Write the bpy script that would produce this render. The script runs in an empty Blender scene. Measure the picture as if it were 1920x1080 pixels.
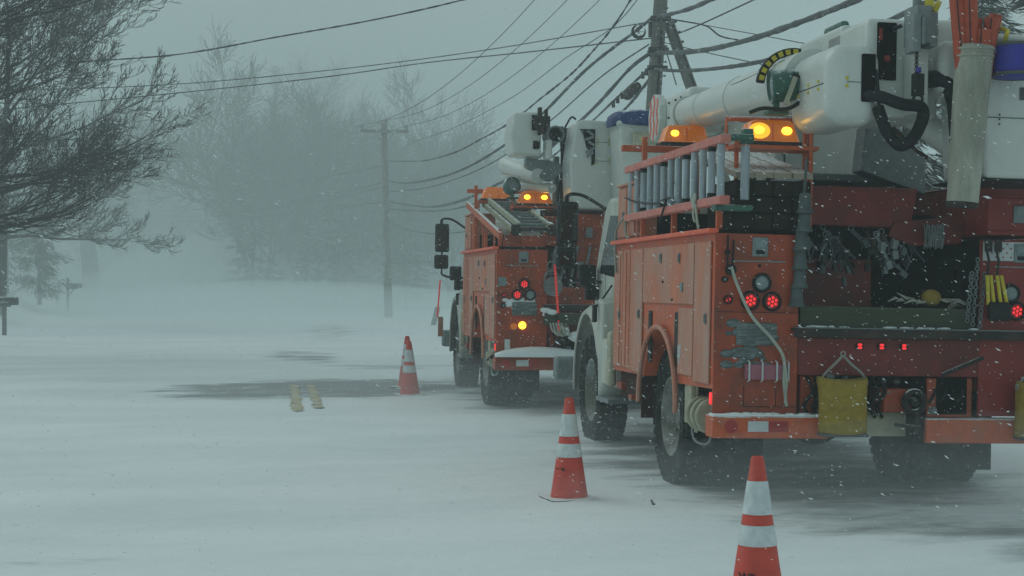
import bpy, bmesh, math, random
from mathutils import Vector, Matrix, Euler, noise as MN
import numpy as np
random.seed(7); np.random.seed(7)
R = math.radians; PI = math.pi
S = bpy.context.scene
COL = S.collection

# ------------------------------------------------------------------ camera
cd = bpy.data.cameras.new("camera"); cam = bpy.data.objects.new("camera", cd); COL.objects.link(cam)
cam.location = (0, 0, 1.57)
cam.rotation_euler = (R(90 - 0.4775), 0, R(-8.512))
cd.sensor_width = 36; cd.lens = 56.25; cd.clip_start = 0.1; cd.clip_end = 3000
S.camera = cam

# ------------------------------------------------------------------ sky, sun, exposure
SUN_EL, SUN_AZ = 38, -48            # ahead and to the left, behind the storm
W = bpy.data.worlds.new("World"); S.world = W; W.use_nodes = True
nt = W.node_tree; nt.nodes.clear()
out = nt.nodes.new("ShaderNodeOutputWorld"); bg = nt.nodes.new("ShaderNodeBackground")
sky = nt.nodes.new("ShaderNodeTexSky"); sky.sky_type = 'NISHITA'; sky.sun_disc = False
sky.sun_elevation = R(SUN_EL); sky.sun_rotation = R(SUN_AZ); sky.dust_density = 4; sky.air_density = 1
hs = nt.nodes.new("ShaderNodeHueSaturation"); hs.inputs['Saturation'].default_value = 0.15
mx = nt.nodes.new("ShaderNodeMix"); mx.data_type = 'RGBA'; mx.inputs[0].default_value = 0.93
mx.inputs[7].default_value = (2.08, 2.70, 2.82, 1)          # the even grey-green cloud layer
bg.inputs[1].default_value = 0.13
nt.links.new(sky.outputs[0], hs.inputs['Color']); nt.links.new(hs.outputs[0], mx.inputs[6])
nt.links.new(mx.outputs[2], bg.inputs[0]); nt.links.new(bg.outputs[0], out.inputs[0])
sd = bpy.data.lights.new("sun", 'SUN'); sd.energy = 0.5; sd.angle = R(40); sd.color = (0.9, 1.0, 0.97)
sun = bpy.data.objects.new("sun", sd); COL.objects.link(sun)
dv = Vector((math.sin(R(SUN_AZ)) * math.cos(R(SUN_EL)), math.cos(R(SUN_AZ)) * math.cos(R(SUN_EL)), math.sin(R(SUN_EL))))
sun.rotation_euler = dv.to_track_quat('Z', 'Y').to_euler()
S.view_settings.view_transform = 'Standard'; S.view_settings.look = 'None'
S.view_settings.exposure = 0.1; S.view_settings.gamma = 1
S.cycles.volume_bounces = 4; S.cycles.max_bounces = 6; S.cycles.transparent_max_bounces = 8
S.cycles.use_denoising = True

# ------------------------------------------------------------------ materials
MATS = {}
def pm(name, col, rough=.6, metal=0, dirt=None, damt=.4, dscale=3, spec=.4, bump=0, bscale=40, snow=0, vary=.12, emit=None, estr=0, stretch=(1, 1, 1), trans=0):
    """procedural paint/metal/cloth: base colour varied by noise, dirt in patches, snow caught on top faces"""
    m = bpy.data.materials.new(name); m.use_nodes = True; n = m.node_tree; b = n.nodes['Principled BSDF']
    b.inputs['Roughness'].default_value = rough; b.inputs['Metallic'].default_value = metal
    b.inputs['Specular IOR Level'].default_value = spec
    tc = n.nodes.new("ShaderNodeTexCoord"); mp = n.nodes.new("ShaderNodeMapping"); mp.inputs['Scale'].default_value = stretch
    n.links.new(tc.outputs['Object'], mp.inputs[0])
    def noise(sc, det=5, rg=.6):
        t = n.nodes.new("ShaderNodeTexNoise"); t.inputs['Scale'].default_value = sc; t.inputs['Detail'].default_value = det
        t.inputs['Roughness'].default_value = rg; n.links.new(mp.outputs[0], t.inputs[0]); return t.outputs[0]
    def ramp(src, a, c):
        r = n.nodes.new("ShaderNodeMapRange"); r.inputs[1].default_value = a; r.inputs[2].default_value = c
        n.links.new(src, r.inputs[0]); return r.outputs[0]
    def mix(f, a, c):
        x = n.nodes.new("ShaderNodeMix"); x.data_type = 'RGBA'
        for s, v in ((0, f), (6, a), (7, c)):
            if isinstance(v, (int, float)): x.inputs[s].default_value = v
            elif isinstance(v, tuple): x.inputs[s].default_value = (*v, 1)
            else: n.links.new(v, x.inputs[s])
        return x.outputs[2]
    dk = tuple(c * (1 - vary * 1.6) for c in col); lt = tuple(min(1, c * (1 + vary)) for c in col)
    cc = mix(ramp(noise(dscale * 2.3), .3, .7), dk, lt)
    if dirt:
        f = ramp(noise(dscale, 8, .7), .62 - damt * .35, .62 + (1 - damt) * .25)
        g = n.nodes.new("ShaderNodeMath"); g.operation = 'MULTIPLY'; g.inputs[1].default_value = min(1, damt * 1.7); n.links.new(f, g.inputs[0])
        cc = mix(g.outputs[0], cc, dirt)
    if snow:
        ge = n.nodes.new("ShaderNodeNewGeometry"); sp = n.nodes.new("ShaderNodeSeparateXYZ"); n.links.new(ge.outputs['Normal'], sp.inputs[0])
        a = n.nodes.new("ShaderNodeMath"); a.operation = 'MULTIPLY_ADD'; n.links.new(noise(7, 6, .7), a.inputs[0]); a.inputs[1].default_value = 1.4; n.links.new(sp.outputs[2], a.inputs[2])
        f = ramp(a.outputs[0], 1.75 - snow, 2.0 - snow)
        cc = mix(f, cc, (.74, .8, .8))
    n.links.new(cc, b.inputs['Base Color'])
    if bump:
        bp = n.nodes.new("ShaderNodeBump"); bp.inputs['Strength'].default_value = bump; bp.inputs['Distance'].default_value = .01
        n.links.new(noise(bscale), bp.inputs['Height']); n.links.new(bp.outputs[0], b.inputs['Normal'])
    if emit:
        b.inputs['Emission Color'].default_value = (*emit, 1); b.inputs['Emission Strength'].default_value = estr
    if trans: b.inputs['Transmission Weight'].default_value = trans
    MATS[name] = m; return m

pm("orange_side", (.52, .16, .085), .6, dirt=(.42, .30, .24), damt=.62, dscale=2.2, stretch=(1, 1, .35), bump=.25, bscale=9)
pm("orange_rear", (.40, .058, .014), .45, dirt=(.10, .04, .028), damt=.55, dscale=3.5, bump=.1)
pm("orange_trim", (.80, .13, .06), .5, dirt=(.6, .3, .22), damt=.2)
pm("orange_frame", (.55, .10, .03), .5, dirt=(.3, .2, .15), damt=.4, dscale=6, snow=.55)
pm("red_panel", (.20, .018, .012), .5, dirt=(.05, .02, .015), damt=.5, dscale=2.5)
pm("red_cabinet", (.25, .020, .015), .45, dirt=(.3, .1, .08), damt=.3, dscale=4)
pm("bay_dark", (.005, .005, .005), 1, spec=.03, dirt=(.025, .008, .006), damt=.35, dscale=2)  # near black: shade of the bay and openings is put into the colour
pm("white_paint", (.50, .53, .47), .5, dirt=(.30, .31, .26), damt=.35, dscale=2, stretch=(1, 1, .4))
pm("fiberglass", (.60, .64, .59), .30, dirt=(.34, .37, .35), damt=.3, dscale=1.6, stretch=(1, 1, .7), spec=.5, snow=.22, vary=.03)
pm("cream", (.40, .40, .29), .6, dirt=(.2, .19, .14), damt=.4, dscale=5)
pm("canvas_tube", (.40, .41, .34), .75, dirt=(.14, .15, .12), damt=.5, dscale=4, stretch=(1, 1, .3))
pm("rubber", (.014, .016, .016), .95, spec=.15, dirt=(.30, .34, .34), damt=.3, dscale=11, bump=.3, bscale=60)
pm("black_plastic", (.010, .012, .012), .5, spec=.2, dirt=(.12, .13, .13), damt=.2, dscale=9)
pm("dark_steel", (.03, .028, .026), .7, spec=.2, dirt=(.12, .07, .05), damt=.4, dscale=5, snow=.3)
pm("rusty_underside", (.055, .025, .018), .9, spec=.15, dirt=(.04, .035, .03), damt=.5, dscale=6)
pm("rim_paint", (.13, .14, .115), .7, dirt=(.5, .55, .55), damt=.42, dscale=4)
pm("galvanised", (.20, .235, .235), .5, .25, dirt=(.16, .18, .18), damt=.3, dscale=8)
pm("aluminium_rung", (.36, .42, .45), .45, .3, dirt=(.22, .25, .26), damt=.3, dscale=8, stretch=(1, 1, .3))
pm("ladder_rail", (.58, .18, .14), .6, dirt=(.5, .3, .27), damt=.4, dscale=5, snow=.3)
pm("ladder_pale", (.34, .36, .25), .6, dirt=(.2, .22, .17), damt=.4, dscale=5, snow=.2)
pm("mirror_glass", (.05, .07, .07), .06, .9, spec=.8, vary=0)
pm("window_glass", (.02, .03, .03), .1, 0, spec=.8, vary=0)
pm("lens_clear", (.20, .26, .26), .25, spec=.6, dirt=(.5, .55, .55), damt=.2, dscale=20)
pm("lens_red", (.25, .015, .015), .3, spec=.6)
pm("lens_dark", (.05, .012, .012), .3, spec=.4, emit=(1, .04, .05), estr=.07)
pm("led_red", (.8, .03, .03), .4, emit=(1, .035, .04), estr=.85)
pm("lens_amber", (.50, .15, .02), .25, spec=.6, emit=(1, .24, .01), estr=.16)
pm("lamp_amber", (.9, .5, .05), .4, emit=(1, .52, .02), estr=5)
pm("lamp_glow", (.9, .5, .05), .4, emit=(1, .42, .02), estr=1.1)
pm("wood_pale", (.34, .30, .23), .8, dirt=(.16, .14, .11), damt=.35, dscale=6, stretch=(8, 1, 8), snow=.25)
pm("wood_end", (.022, .022, .014), .95, spec=.1, dirt=(.01, .01, .01), damt=.5, dscale=9)
pm("wood_green", (.06, .075, .045), .85, dirt=(.025, .03, .02), damt=.5, dscale=5, stretch=(.4, 3, 14), snow=.2)
pm("green_paint", (.035, .12, .085), .45, dirt=(.1, .13, .11), damt=.3, dscale=7, snow=.3)
pm("yellow_canvas", (.34, .24, .03), .85, dirt=(.17, .12, .03), damt=.5, dscale=8, bump=.5, bscale=14)
pm("yellow_paint", (.6, .5, .03), .5)
pm("grey_canvas", (.09, .1, .1), .8)
pm("blue_vinyl", (.015, .045, .16), .5, dirt=(.1, .16, .25), damt=.3, dscale=8, snow=.25, bump=.4, bscale=9)
pm("blue_pail", (.03, .03, .33), .55, dirt=(.05, .06, .15), damt=.3, dscale=5)
pm("orange_hose", (.42, .07, .03), .6, dirt=(.3, .05, .03), damt=.4, dscale=9)
pm("flag_red_glow", (.85, .06, .05), .5, emit=(1, .05, .04), estr=.12)  # weak glow added to brighten the red rods, which are no lamps
pm("rope_grey", (.30, .31, .27), .9, bump=.5, bscale=120)
pm("rope_pale", (.42, .45, .38), .9, bump=.5, bscale=120)
pm("black_hose", (.006, .007, .008), .5, spec=.25, bump=.6, bscale=25, dirt=(.3, .33, .33), damt=.12, dscale=14)
pm("tape_white", (.55, .6, .6), .5); pm("tape_red", (.35, .03, .03), .5)
pm("stripe_orange", (.85, .11, .05), .5)
pm("plate_grey", (.085, .11, .108), .8, dirt=(.33, .38, .37), damt=.5, dscale=12, stretch=(1, 1, 5))
pm("pink_plastic", (.36, .12, .16), .6)
pm("cone_orange", (.62, .07, .045), .6, dirt=(.6, .25, .2), damt=.3, dscale=6)
pm("cone_white", (.62, .68, .68), .55, dirt=(.4, .44, .44), damt=.3, dscale=7)
pm("cone_foot", (.12, .07, .06), .8, snow=.6)
pm("ink", (.03, .03, .035), .8)
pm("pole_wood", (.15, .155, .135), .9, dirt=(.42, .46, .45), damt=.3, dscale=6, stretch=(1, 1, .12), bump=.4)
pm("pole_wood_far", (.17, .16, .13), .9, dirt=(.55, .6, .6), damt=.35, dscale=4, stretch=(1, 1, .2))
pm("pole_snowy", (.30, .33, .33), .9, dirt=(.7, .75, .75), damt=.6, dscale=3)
pm("wire", (.05, .055, .055), .8); pm("wire_snowy", (.09, .1, .1), .85, dirt=(.5, .55, .55), damt=.3, dscale=3)
pm("bark", (.045, .042, .036), .95, snow=.25, dirt=(.09, .085, .075), damt=.3, dscale=5)
pm("twig", (.035, .032, .027), .95)
pm("needles", (.035, .055, .04), .95, dscale=1.2, vary=.3)
pm("needle_snow", (.75, .8, .8), .8)
pm("mailbox_dark", (.03, .045, .045), .6, dirt=(.3, .35, .35), damt=.3, dscale=14, snow=.4)
pm("mailbox_text", (.55, .58, .45), .6)
pm("post_wood", (.1, .115, .11), .9, dirt=(.2, .23, .23), damt=.3, dscale=9)
pm("grip_metal", (.10, .125, .13), .5, .3, dirt=(.03, .035, .035), damt=.5, dscale=20)
pm("rubber_grey", (.085, .11, .11), .6, dirt=(.04, .05, .05), damt=.4, dscale=9)
pm("snow", (.80, .86, .86), .8, bump=.4, bscale=6, vary=.03)
pm("flake", (.85, .9, .9), .9, vary=0)

# ground snow with wind-bared asphalt, also darkened under and beside the trucks
def ground_mat():
    m = bpy.data.materials.new("snow_ground"); m.use_nodes = True; n = m.node_tree; b = n.nodes['Principled BSDF']
    tc = n.nodes.new("ShaderNodeTexCoord"); P = tc.outputs['Object']
    def noise(sc, stretch=(1, 1, 1), det=6, rg=.6):
        mp = n.nodes.new("ShaderNodeMapping"); mp.inputs['Scale'].default_value = stretch; n.links.new(P, mp.inputs[0])
        t = n.nodes.new("ShaderNodeTexNoise"); t.inputs['Scale'].default_value = sc; t.inputs['Detail'].default_value = det; t.inputs['Roughness'].default_value = rg
        n.links.new(mp.outputs[0], t.inputs[0]); return t.outputs[0]
    def math2(op, a, c=None, d=None):
        x = n.nodes.new("ShaderNodeMath"); x.operation = op
        for i, v in enumerate((a, c, d)):
            if v is None: continue
            if isinstance(v, (int, float)): x.inputs[i].default_value = v
            else: n.links.new(v, x.inputs[i])
        return x.outputs[0]
    def blob(cx, cy, rx, ry, ang=0, k=1.0):
        mp = n.nodes.new("ShaderNodeMapping"); mp.vector_type = 'TEXTURE'
        mp.inputs['Location'].default_value = (cx, cy, 0); mp.inputs['Rotation'].default_value = (0, 0, R(ang)); mp.inputs['Scale'].default_value = (rx, ry, 1000)
        n.links.new(P, mp.inputs[0]); l = n.nodes.new("ShaderNodeVectorMath"); l.operation = 'LENGTH'; n.links.new(mp.outputs[0], l.inputs[0])
        r = n.nodes.new("ShaderNodeMapRange"); r.interpolation_type = 'SMOOTHSTEP'; r.inputs[1].default_value = 1.15; r.inputs[2].default_value = .25; r.inputs[3].default_value = 0; r.inputs[4].default_value = k
        n.links.new(l.outputs['Value'], r.inputs[0]); return r.outputs[0]
    blobs = [blob(.85, 22.3, 3.5, 3.0, 4, 1.05), blob(-.5, 22.0, 1.9, 2.0, 0, .8), blob(1.9, 27.5, 2.2, 1.8, -12, .55), blob(2.6, 21.5, 1.6, 1.9, 0, .7),
             blob(.5, 31, 1.2, 3.6, 5, .6), blob(-5.6, 20.5, 1.6, 1.0, 10, .42), blob(1.5, 45, 1.2, 11, -3, .5),
             blob(4.2, 13.4, 2.4, 5.4, 0, .9), blob(5.2, 9.2, 2.4, 1.6, -8, .85), blob(3.7, 20.5, 2.4, 4, 0, .8), blob(3.0, 11.0, .8, 2.5, 0, .5), blob(4.4, 5.6, 1, .35, -15, .8),  # darker patches under, behind and beside the two trucks
             blob(-2.0, 9, 2, .5, 3, .25)]
    s = blobs[0]
    for x in blobs[1:]: s = math2('MAXIMUM', s, x)
    nz = noise(1.0, (.7, 1.5, 1), 10, .66)
    v = math2('ADD', s, math2('MULTIPLY_ADD', nz, 2.4, -1.25))
    mr = n.nodes.new("ShaderNodeMapRange"); mr.interpolation_type = 'SMOOTHSTEP'; n.links.new(v, mr.inputs[0]); mr.inputs[1].default_value = .30; mr.inputs[2].default_value = 1.0; mr.inputs[4].default_value = .85
    fac = mr.outputs[0]
    def mix(f, a, c):
        x = n.nodes.new("ShaderNodeMix"); x.data_type = 'RGBA'
        for sx, vv in ((0, f), (6, a), (7, c)):
            if isinstance(vv, (int, float)): x.inputs[sx].default_value = vv
            elif isinstance(vv, tuple): x.inputs[sx].default_value = (*vv, 1)
            else: n.links.new(vv, x.inputs[sx])
        return x.outputs[2]
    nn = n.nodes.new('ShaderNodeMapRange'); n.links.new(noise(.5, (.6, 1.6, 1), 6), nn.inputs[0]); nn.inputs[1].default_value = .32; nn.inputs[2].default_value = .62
    snowc = mix(nn.outputs[0], (.78, .84, .85), (.90, .94, .94))  # soft grey patches paint in drift shading that flat light hardly shows
    asph = mix(noise(30, det=3), (.06, .068, .07), (.14, .15, .15))
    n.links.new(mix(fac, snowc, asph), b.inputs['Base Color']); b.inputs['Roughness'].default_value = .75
    bp = n.nodes.new("ShaderNodeBump"); bp.inputs['Strength'].default_value = .6; bp.inputs['Distance'].default_value = .05
    n.links.new(math2('ADD', noise(3, (1, 2, 1), 8), math2('MULTIPLY', noise(26, det=3), .15)), bp.inputs['Height']); n.links.new(bp.outputs[0], b.inputs['Normal'])
    return m
def patchy(name, col):          # road paint, mostly buried by drifting snow
    m = bpy.data.materials.new(name); m.use_nodes = True; n = m.node_tree; b = n.nodes['Principled BSDF']
    tc = n.nodes.new("ShaderNodeTexCoord"); mp = n.nodes.new("ShaderNodeMapping"); mp.inputs['Scale'].default_value = (2.2, 2.2, 1); n.links.new(tc.outputs['Object'], mp.inputs[0])
    t = n.nodes.new("ShaderNodeTexNoise"); t.inputs['Scale'].default_value = 3.2; t.inputs['Detail'].default_value = 9; t.inputs['Roughness'].default_value = .7; n.links.new(mp.outputs[0], t.inputs[0])
    r = n.nodes.new("ShaderNodeMapRange"); n.links.new(t.outputs[0], r.inputs[0]); r.inputs[1].default_value = .42; r.inputs[2].default_value = .64
    x = n.nodes.new("ShaderNodeMix"); x.data_type = 'RGBA'; n.links.new(r.outputs[0], x.inputs[0]); x.inputs[6].default_value = (*col, 1); x.inputs[7].default_value = (.6, .66, .64, 1)
    n.links.new(x.outputs[2], b.inputs['Base Color']); b.inputs['Roughness'].default_value = .8
    MATS[name] = m
patchy("road_yellow", (.44, .31, .06))

# ------------------------------------------------------------------ object helpers
def tag(o, label=None, cat=None, group=None, kind=None):
    if label: o['label'] = label
    if cat: o['category'] = cat
    if group: o['group'] = group
    if kind: o['kind'] = kind
    return o
def empty(name, loc=(0, 0, 0), rot=(0, 0, 0), **k):
    o = bpy.data.objects.new(name, None); COL.objects.link(o); o.empty_display_size = .2
    o.location = loc; o.rotation_euler = rot; return tag(o, **k)
class MB:
    def __init__(s): s.v = []; s.f = []
    def add(s, vs, fs):
        o = len(s.v); s.c = getattr(s, 'c', []) + [(o, o + len(vs), len(s.f), len(s.f) + len(fs))]; s.v += [tuple(v) for v in vs]; s.f += [tuple(i + o for i in f) for f in fs]; return s
    def box(s, x0, x1, y0, y1, z0, z1, rot=None, c=None):
        vs = [Vector((x, y, z)) for z in (z0, z1) for y in (y0, y1) for x in (x0, x1)]
        if rot:
            c = Vector(c) if c else Vector(((x0 + x1) / 2, (y0 + y1) / 2, (z0 + z1) / 2)); M = Euler([R(a) for a in rot]).to_matrix()
            vs = [M @ (v - c) + c for v in vs]
        return s.add(vs, [(0, 2, 3, 1), (4, 5, 7, 6), (0, 1, 5, 4), (2, 6, 7, 3), (0, 4, 6, 2), (1, 3, 7, 5)])
    def tube(s, pts, r, n=8, caps=True, flat=1):
        pts = [Vector(p) for p in pts]; k = len(pts); rs = r if isinstance(r, (list, tuple)) else [r] * k
        vs = []; fs = []; t0 = (pts[1] - pts[0]).normalized()
        u = t0.orthogonal().normalized()
        for i, p in enumerate(pts):
            t = ((pts[min(i + 1, k - 1)] - pts[max(i - 1, 0)])).normalized()
            u = (u - t * u.dot(t)); u = u.normalized() if u.length > 1e-6 else t.orthogonal().normalized(); w = t.cross(u)
            for j in range(n):
                a = 2 * PI * j / n; vs.append(p + (u * math.cos(a) + w * math.sin(a) * flat) * rs[i])
        for i in range(k - 1):
            for j in range(n):
                a, b = i * n + j, i * n + (j + 1) % n; fs.append((a, b, b + n, a + n))
        if caps: fs.append(tuple(reversed(range(n)))); fs.append(tuple(range((k - 1) * n, k * n)))
        return s.add(vs, fs)
    def cyl(s, p, q, r, r2=None, n=20): return s.tube([p, q], [r, r if r2 is None else r2], n)
    def lathe(s, prof, c=(0, 0, 0), axis='z', n=28, close=False, arc=(0, 360)):
        vs = []; fs = []; k = len(prof); full = arc[1] - arc[0] >= 359.9; m = n if full else n + 1
        for j in range(m):
            a = R(arc[0]) + R(arc[1] - arc[0]) * j / n
            for r, h in prof:
                x, y = r * math.cos(a), r * math.sin(a)
                v = {'z': (x, y, h), 'x': (h, x, y), 'y': (y, h, x)}[axis]; vs.append((v[0] + c[0], v[1] + c[1], v[2] + c[2]))
        kk = k if close else k - 1
        for j in range(n):
            for i in range(kk):
                a = j * k + i; b = j * k + (i + 1) % k; c2 = ((j + 1) % m) * k + (i + 1) % k; d = ((j + 1) % m) * k + i
                fs.append((a, d, c2, b))
        return s.add(vs, fs)
    def disc(s, c, r, axis='y', n=24, t=.01):
        c = Vector(c); d = {'x': Vector((1, 0, 0)), 'y': Vector((0, 1, 0)), 'z': Vector((0, 0, 1))}[axis] * t
        return s.cyl(c - d / 2, c + d / 2, r, n=n)
    def prism(s, poly, axis, a, b):
        n = len(poly); f = {'x': lambda p, h: (h, p[0], p[1]), 'y': lambda p, h: (p[0], h, p[1]), 'z': lambda p, h: (p[0], p[1], h)}[axis]
        vs = [f(p, a) for p in poly] + [f(p, b) for p in poly]
        return s.add(vs, [tuple(range(n))[::-1], tuple(range(n, 2 * n))] + [(i, (i + 1) % n, (i + 1) % n + n, i + n) for i in range(n)])
    def ball(s, c, r, sc=(1, 1, 1), n=12, m=8):
        vs = []; fs = []
        for i in range(m + 1):
            for j in range(n):
                t = PI * i / m; a = 2 * PI * j / n
                vs.append((c[0] + r * sc[0] * math.sin(t) * math.cos(a), c[1] + r * sc[1] * math.sin(t) * math.sin(a), c[2] + r * sc[2] * math.cos(t)))
        for i in range(m):
            for j in range(n): a, b = i * n + j, i * n + (j + 1) % n; fs.append((a, a + n, b + n, b))
        return s.add(vs, fs)
    def torus(s, c, R1, r, axis='z', n=28, m=8):
        return s.lathe([(R1 + r * math.cos(2 * PI * i / m), r * math.sin(2 * PI * i / m)) for i in range(m)], c, axis, n, close=True)
    def build(s, name, mat, parent=None, bevel=0, smooth=35, sub=0, weld=False, seg=2):
        me = bpy.data.meshes.new(name); me.from_pydata(s.v, [], s.f)
        if name != 'crown':
            me.validate(verbose=False); bm = bmesh.new(); bm.from_mesh(me)
            bmesh.ops.remove_doubles(bm, verts=bm.verts, dist=1e-5)
            bmesh.ops.recalc_face_normals(bm, faces=bm.faces); bm.to_mesh(me); bm.free()
        me.materials.append(MATS[mat] if isinstance(mat, str) else mat)
        if smooth:
            me.shade_smooth(); me.set_sharp_from_angle(angle=R(smooth))
        o = bpy.data.objects.new(name, me); COL.objects.link(o)
        if parent: o.parent = parent
        if bevel:
            b = o.modifiers.new("bevel", 'BEVEL'); b.width = bevel; b.segments = seg; b.limit_method = 'ANGLE'; b.angle_limit = R(40)
            if smooth: b.harden_normals = False
        if sub:
            q = o.modifiers.new("sub", 'SUBSURF'); q.levels = q.render_levels = sub
        return o
SPLIT = {'hitch_plate', 'valance', 'hydraulic_hose', 'support_post', 'ladder_clamp', 'lever', 'rack_post', 'bay_wall', 'bracket', 'mirror_bracket', 'upper_boom', 'hitch_recess', 'rack_hook', 'bay_fitting', 'wheel_chock', 'bay_curtain', 'cabinet_door', 'door_rib', 'ladder_foot', 'shelf_divider', 'arm_brace', 'hanger', 'top_shelf', 'elbow', 'turn_lamp', 'square_latch', 'jib_tip', 'panel_seam', 'reflective_tape', 'fitting', 'pole_step', 'bolt', 'cover_seam', 'cab_seam', 'chassis_frame', 'boom_band', 'guard_stripe', 'rung_collar', 'clamp', 'boom_cable', 'bucket_seam', 'stick_socket'}
def part(fn, name, mat, parent, **k):
    m = MB(); fn(m)
    if name not in SPLIT or len(m.c) < 2: return m.build(name, mat, parent, **k)
    gs = []      # pieces that do not touch become parts of their own
    for v0, v1, f0, f1 in m.c:
        a = np.array(m.v[v0:v1]); lo, hi = a.min(0) - .002, a.max(0) + .002; q = [(v0, v1, f0, f1)]; keep = []
        for g in gs:
            if np.all(lo <= g[1]) and np.all(hi >= g[0]): lo, hi = np.minimum(lo, g[0]), np.maximum(hi, g[1]); q = g[2] + q
            else: keep.append(g)
        gs = keep + [(lo, hi, q)]
    out_ = []
    for lo, hi, q in gs:
        t = MB()
        for v0, v1, f0, f1 in q: t.add(m.v[v0:v1], [tuple(i - v0 for i in f) for f in m.f[f0:f1]])
        out_.append(t.build(name, mat, parent, **k))
    return out_[0]
def bez(pts, n=24):
    """smooth curve through points (Catmull-Rom)"""
    P = [Vector(p) for p in pts]; P = [P[0] * 2 - P[1]] + P + [P[-1] * 2 - P[-2]]; o = []
    seg = len(P) - 3
    for i in range(seg):
        for k in range(max(2, n // seg)):
            t = k / max(2, n // seg); a, b, c, d = P[i:i + 4]
            o.append(.5 * ((2 * b) + (c - a) * t + (2 * a - 5 * b + 4 * c - d) * t * t + (3 * b - a - 3 * c + d) * t ** 3))
    o.append(P[-2]); return o
def copy_tree(o, parent=None):
    c = o.copy(); COL.objects.link(c); c.parent = parent
    for ch in list(o.children): copy_tree(ch, c)
    return c
def text(body, name, mat, parent, loc, size, rot=(90, 0, 0), ext=.002):
    cu = bpy.data.curves.new(name, 'FONT'); cu.body = body; cu.size = size; cu.extrude = ext
    t = bpy.data.objects.new(name + "_tmp", cu); COL.objects.link(t); dg = bpy.context.evaluated_depsgraph_get()
    me = bpy.data.meshes.new_from_object(t.evaluated_get(dg)); bpy.data.objects.remove(t)
    me.materials.clear(); me.materials.append(MATS[mat]); o = bpy.data.objects.new(name, me); COL.objects.link(o)
    o.parent = parent; o.location = loc; o.rotation_euler = [R(a) for a in rot]; return o

# ------------------------------------------------------------------ ground
def gz(x, y):
    z = 0.0
    if y > 70: z += min((y - 70) ** 2 * .00036, 8)
    side = max(0, abs(x - .8 - (y * .01)) - 9)
    z += min(side * .06, .9) if x < 0 else min(side * .03, .5)
    z += 1.15 * (lambda t: t * t * (3 - 2 * t))(min(1, max(0, (-x - 6.9 - max(0, (y - 45)) * .11) / 2.6)))
    if y < 26 and -9 < x < 9: z += min(1, max(0, (y + 2) / 5)) * (.026 * MN.noise(Vector((x * .55, y * .8, 1))) + .014 * MN.noise(Vector((x * 1.7, y * 3.0, 5))) + .008 * MN.noise(Vector((x * 5, y * 6, 9))))
    z += .05 * math.sin(x * .7 + y * .13) * math.sin(y * .31) * min(1, max(0, (y - 25) / 25 + .0) + (1 if x < -2.5 else 0) * .5)
    return z
def grid_lines():
    xs = [-220, -160, -110, -80, -60, -48] + [-38 + i * 1.0 for i in range(29)] + [-9 + i * .25 for i in range(73)] + [9.5 + i * 1.0 for i in range(29)] + [46, 60, 80, 110, 160, 220]
    ys = [-40, -25, -12, -5, -2] + [0 + i * .22 for i in range(118)] + [26.5 + i * .8 for i in range(31)] + [52 + i * 3.5 for i in range(40)] + [200, 225, 255, 300, 360, 430]
    return xs, ys
xs, ys = grid_lines()
gm = MB()
gm.add([(x, y, gz(x, y)) for y in ys for x in xs], [(j * len(xs) + i, j * len(xs) + i + 1, (j + 1) * len(xs) + i + 1, (j + 1) * len(xs) + i) for j in range(len(ys) - 1) for i in range(len(xs) - 1)])
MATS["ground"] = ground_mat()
g = gm.build("ground", "ground", smooth=180); tag(g, 'snow covered road and verges with wind-bared dark asphalt patches, darker around the trucks', kind='structure')
# double yellow centre line where the wind has bared it
marks = MB(); mr_ = random.Random(8)
for x0 in (.235, .475):
    y = 18.5 + (x0 > .3) * .25
    while y < 22.6:
        L = mr_.uniform(.12, .75); n = 7; A_ = []; B_ = []
        for i in range(n + 1):
            t = i / n; w = .078 * (math.sin(PI * t) ** .5) * mr_.uniform(.7, 1.05); c = x0 + .055 + mr_.uniform(-.022, .022)
            A_.append(c - w); B_.append(c + w)
        marks.add([(xx, y + L * i / n, gz(xx, y + L * i / n) + .010) for i in range(n + 1) for xx in (A_[i], B_[i])], [(2 * i, 2 * i + 1, 2 * i + 3, 2 * i + 2) for i in range(n)])
        y += L + mr_.uniform(-.14, .05)
tag(marks.build("road_marking", "road_yellow"), 'double yellow centre line showing through blown snow', kind='structure')

# ------------------------------------------------------------------ trucks
def lamp(T, x, z, r, kind, y=0.0, name="tail_lamp"):
    o = part(lambda m: m.lathe([(0, -.006), (r * .8, -.006), (r * .84, -.030), (r, -.034), (r * 1.12, -.012), (r * 1.12, .01)], (x, y, z), 'y', 24), name, 'black_plastic', T)
    if kind == 'clear': part(lambda m: m.lathe([(0, -.026), (r * .5, -.024), (r * .8, -.016)], (x, y, z), 'y', 24), 'lens', 'lens_clear', o)
    else:
        part(lambda m: m.lathe([(0, -.018), (r * .8, -.014)], (x, y, z), 'y', 24), 'lens', 'lens_dark', o)
        m = MB(); k = 6 if r > .04 else 2
        for i in range(k): m.ball((x + r * .45 * math.cos(i * 2 * PI / k + .4), y - .02, z + r * .45 * math.sin(i * 2 * PI / k + .4)), r * .17, (1, .4, 1), 8, 5)
        if k > 2: m.ball((x, y - .02, z), r * .17, (1, .4, 1), 8, 5)
        m.build('led', 'led_red', o, smooth=180)
    return o
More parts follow.
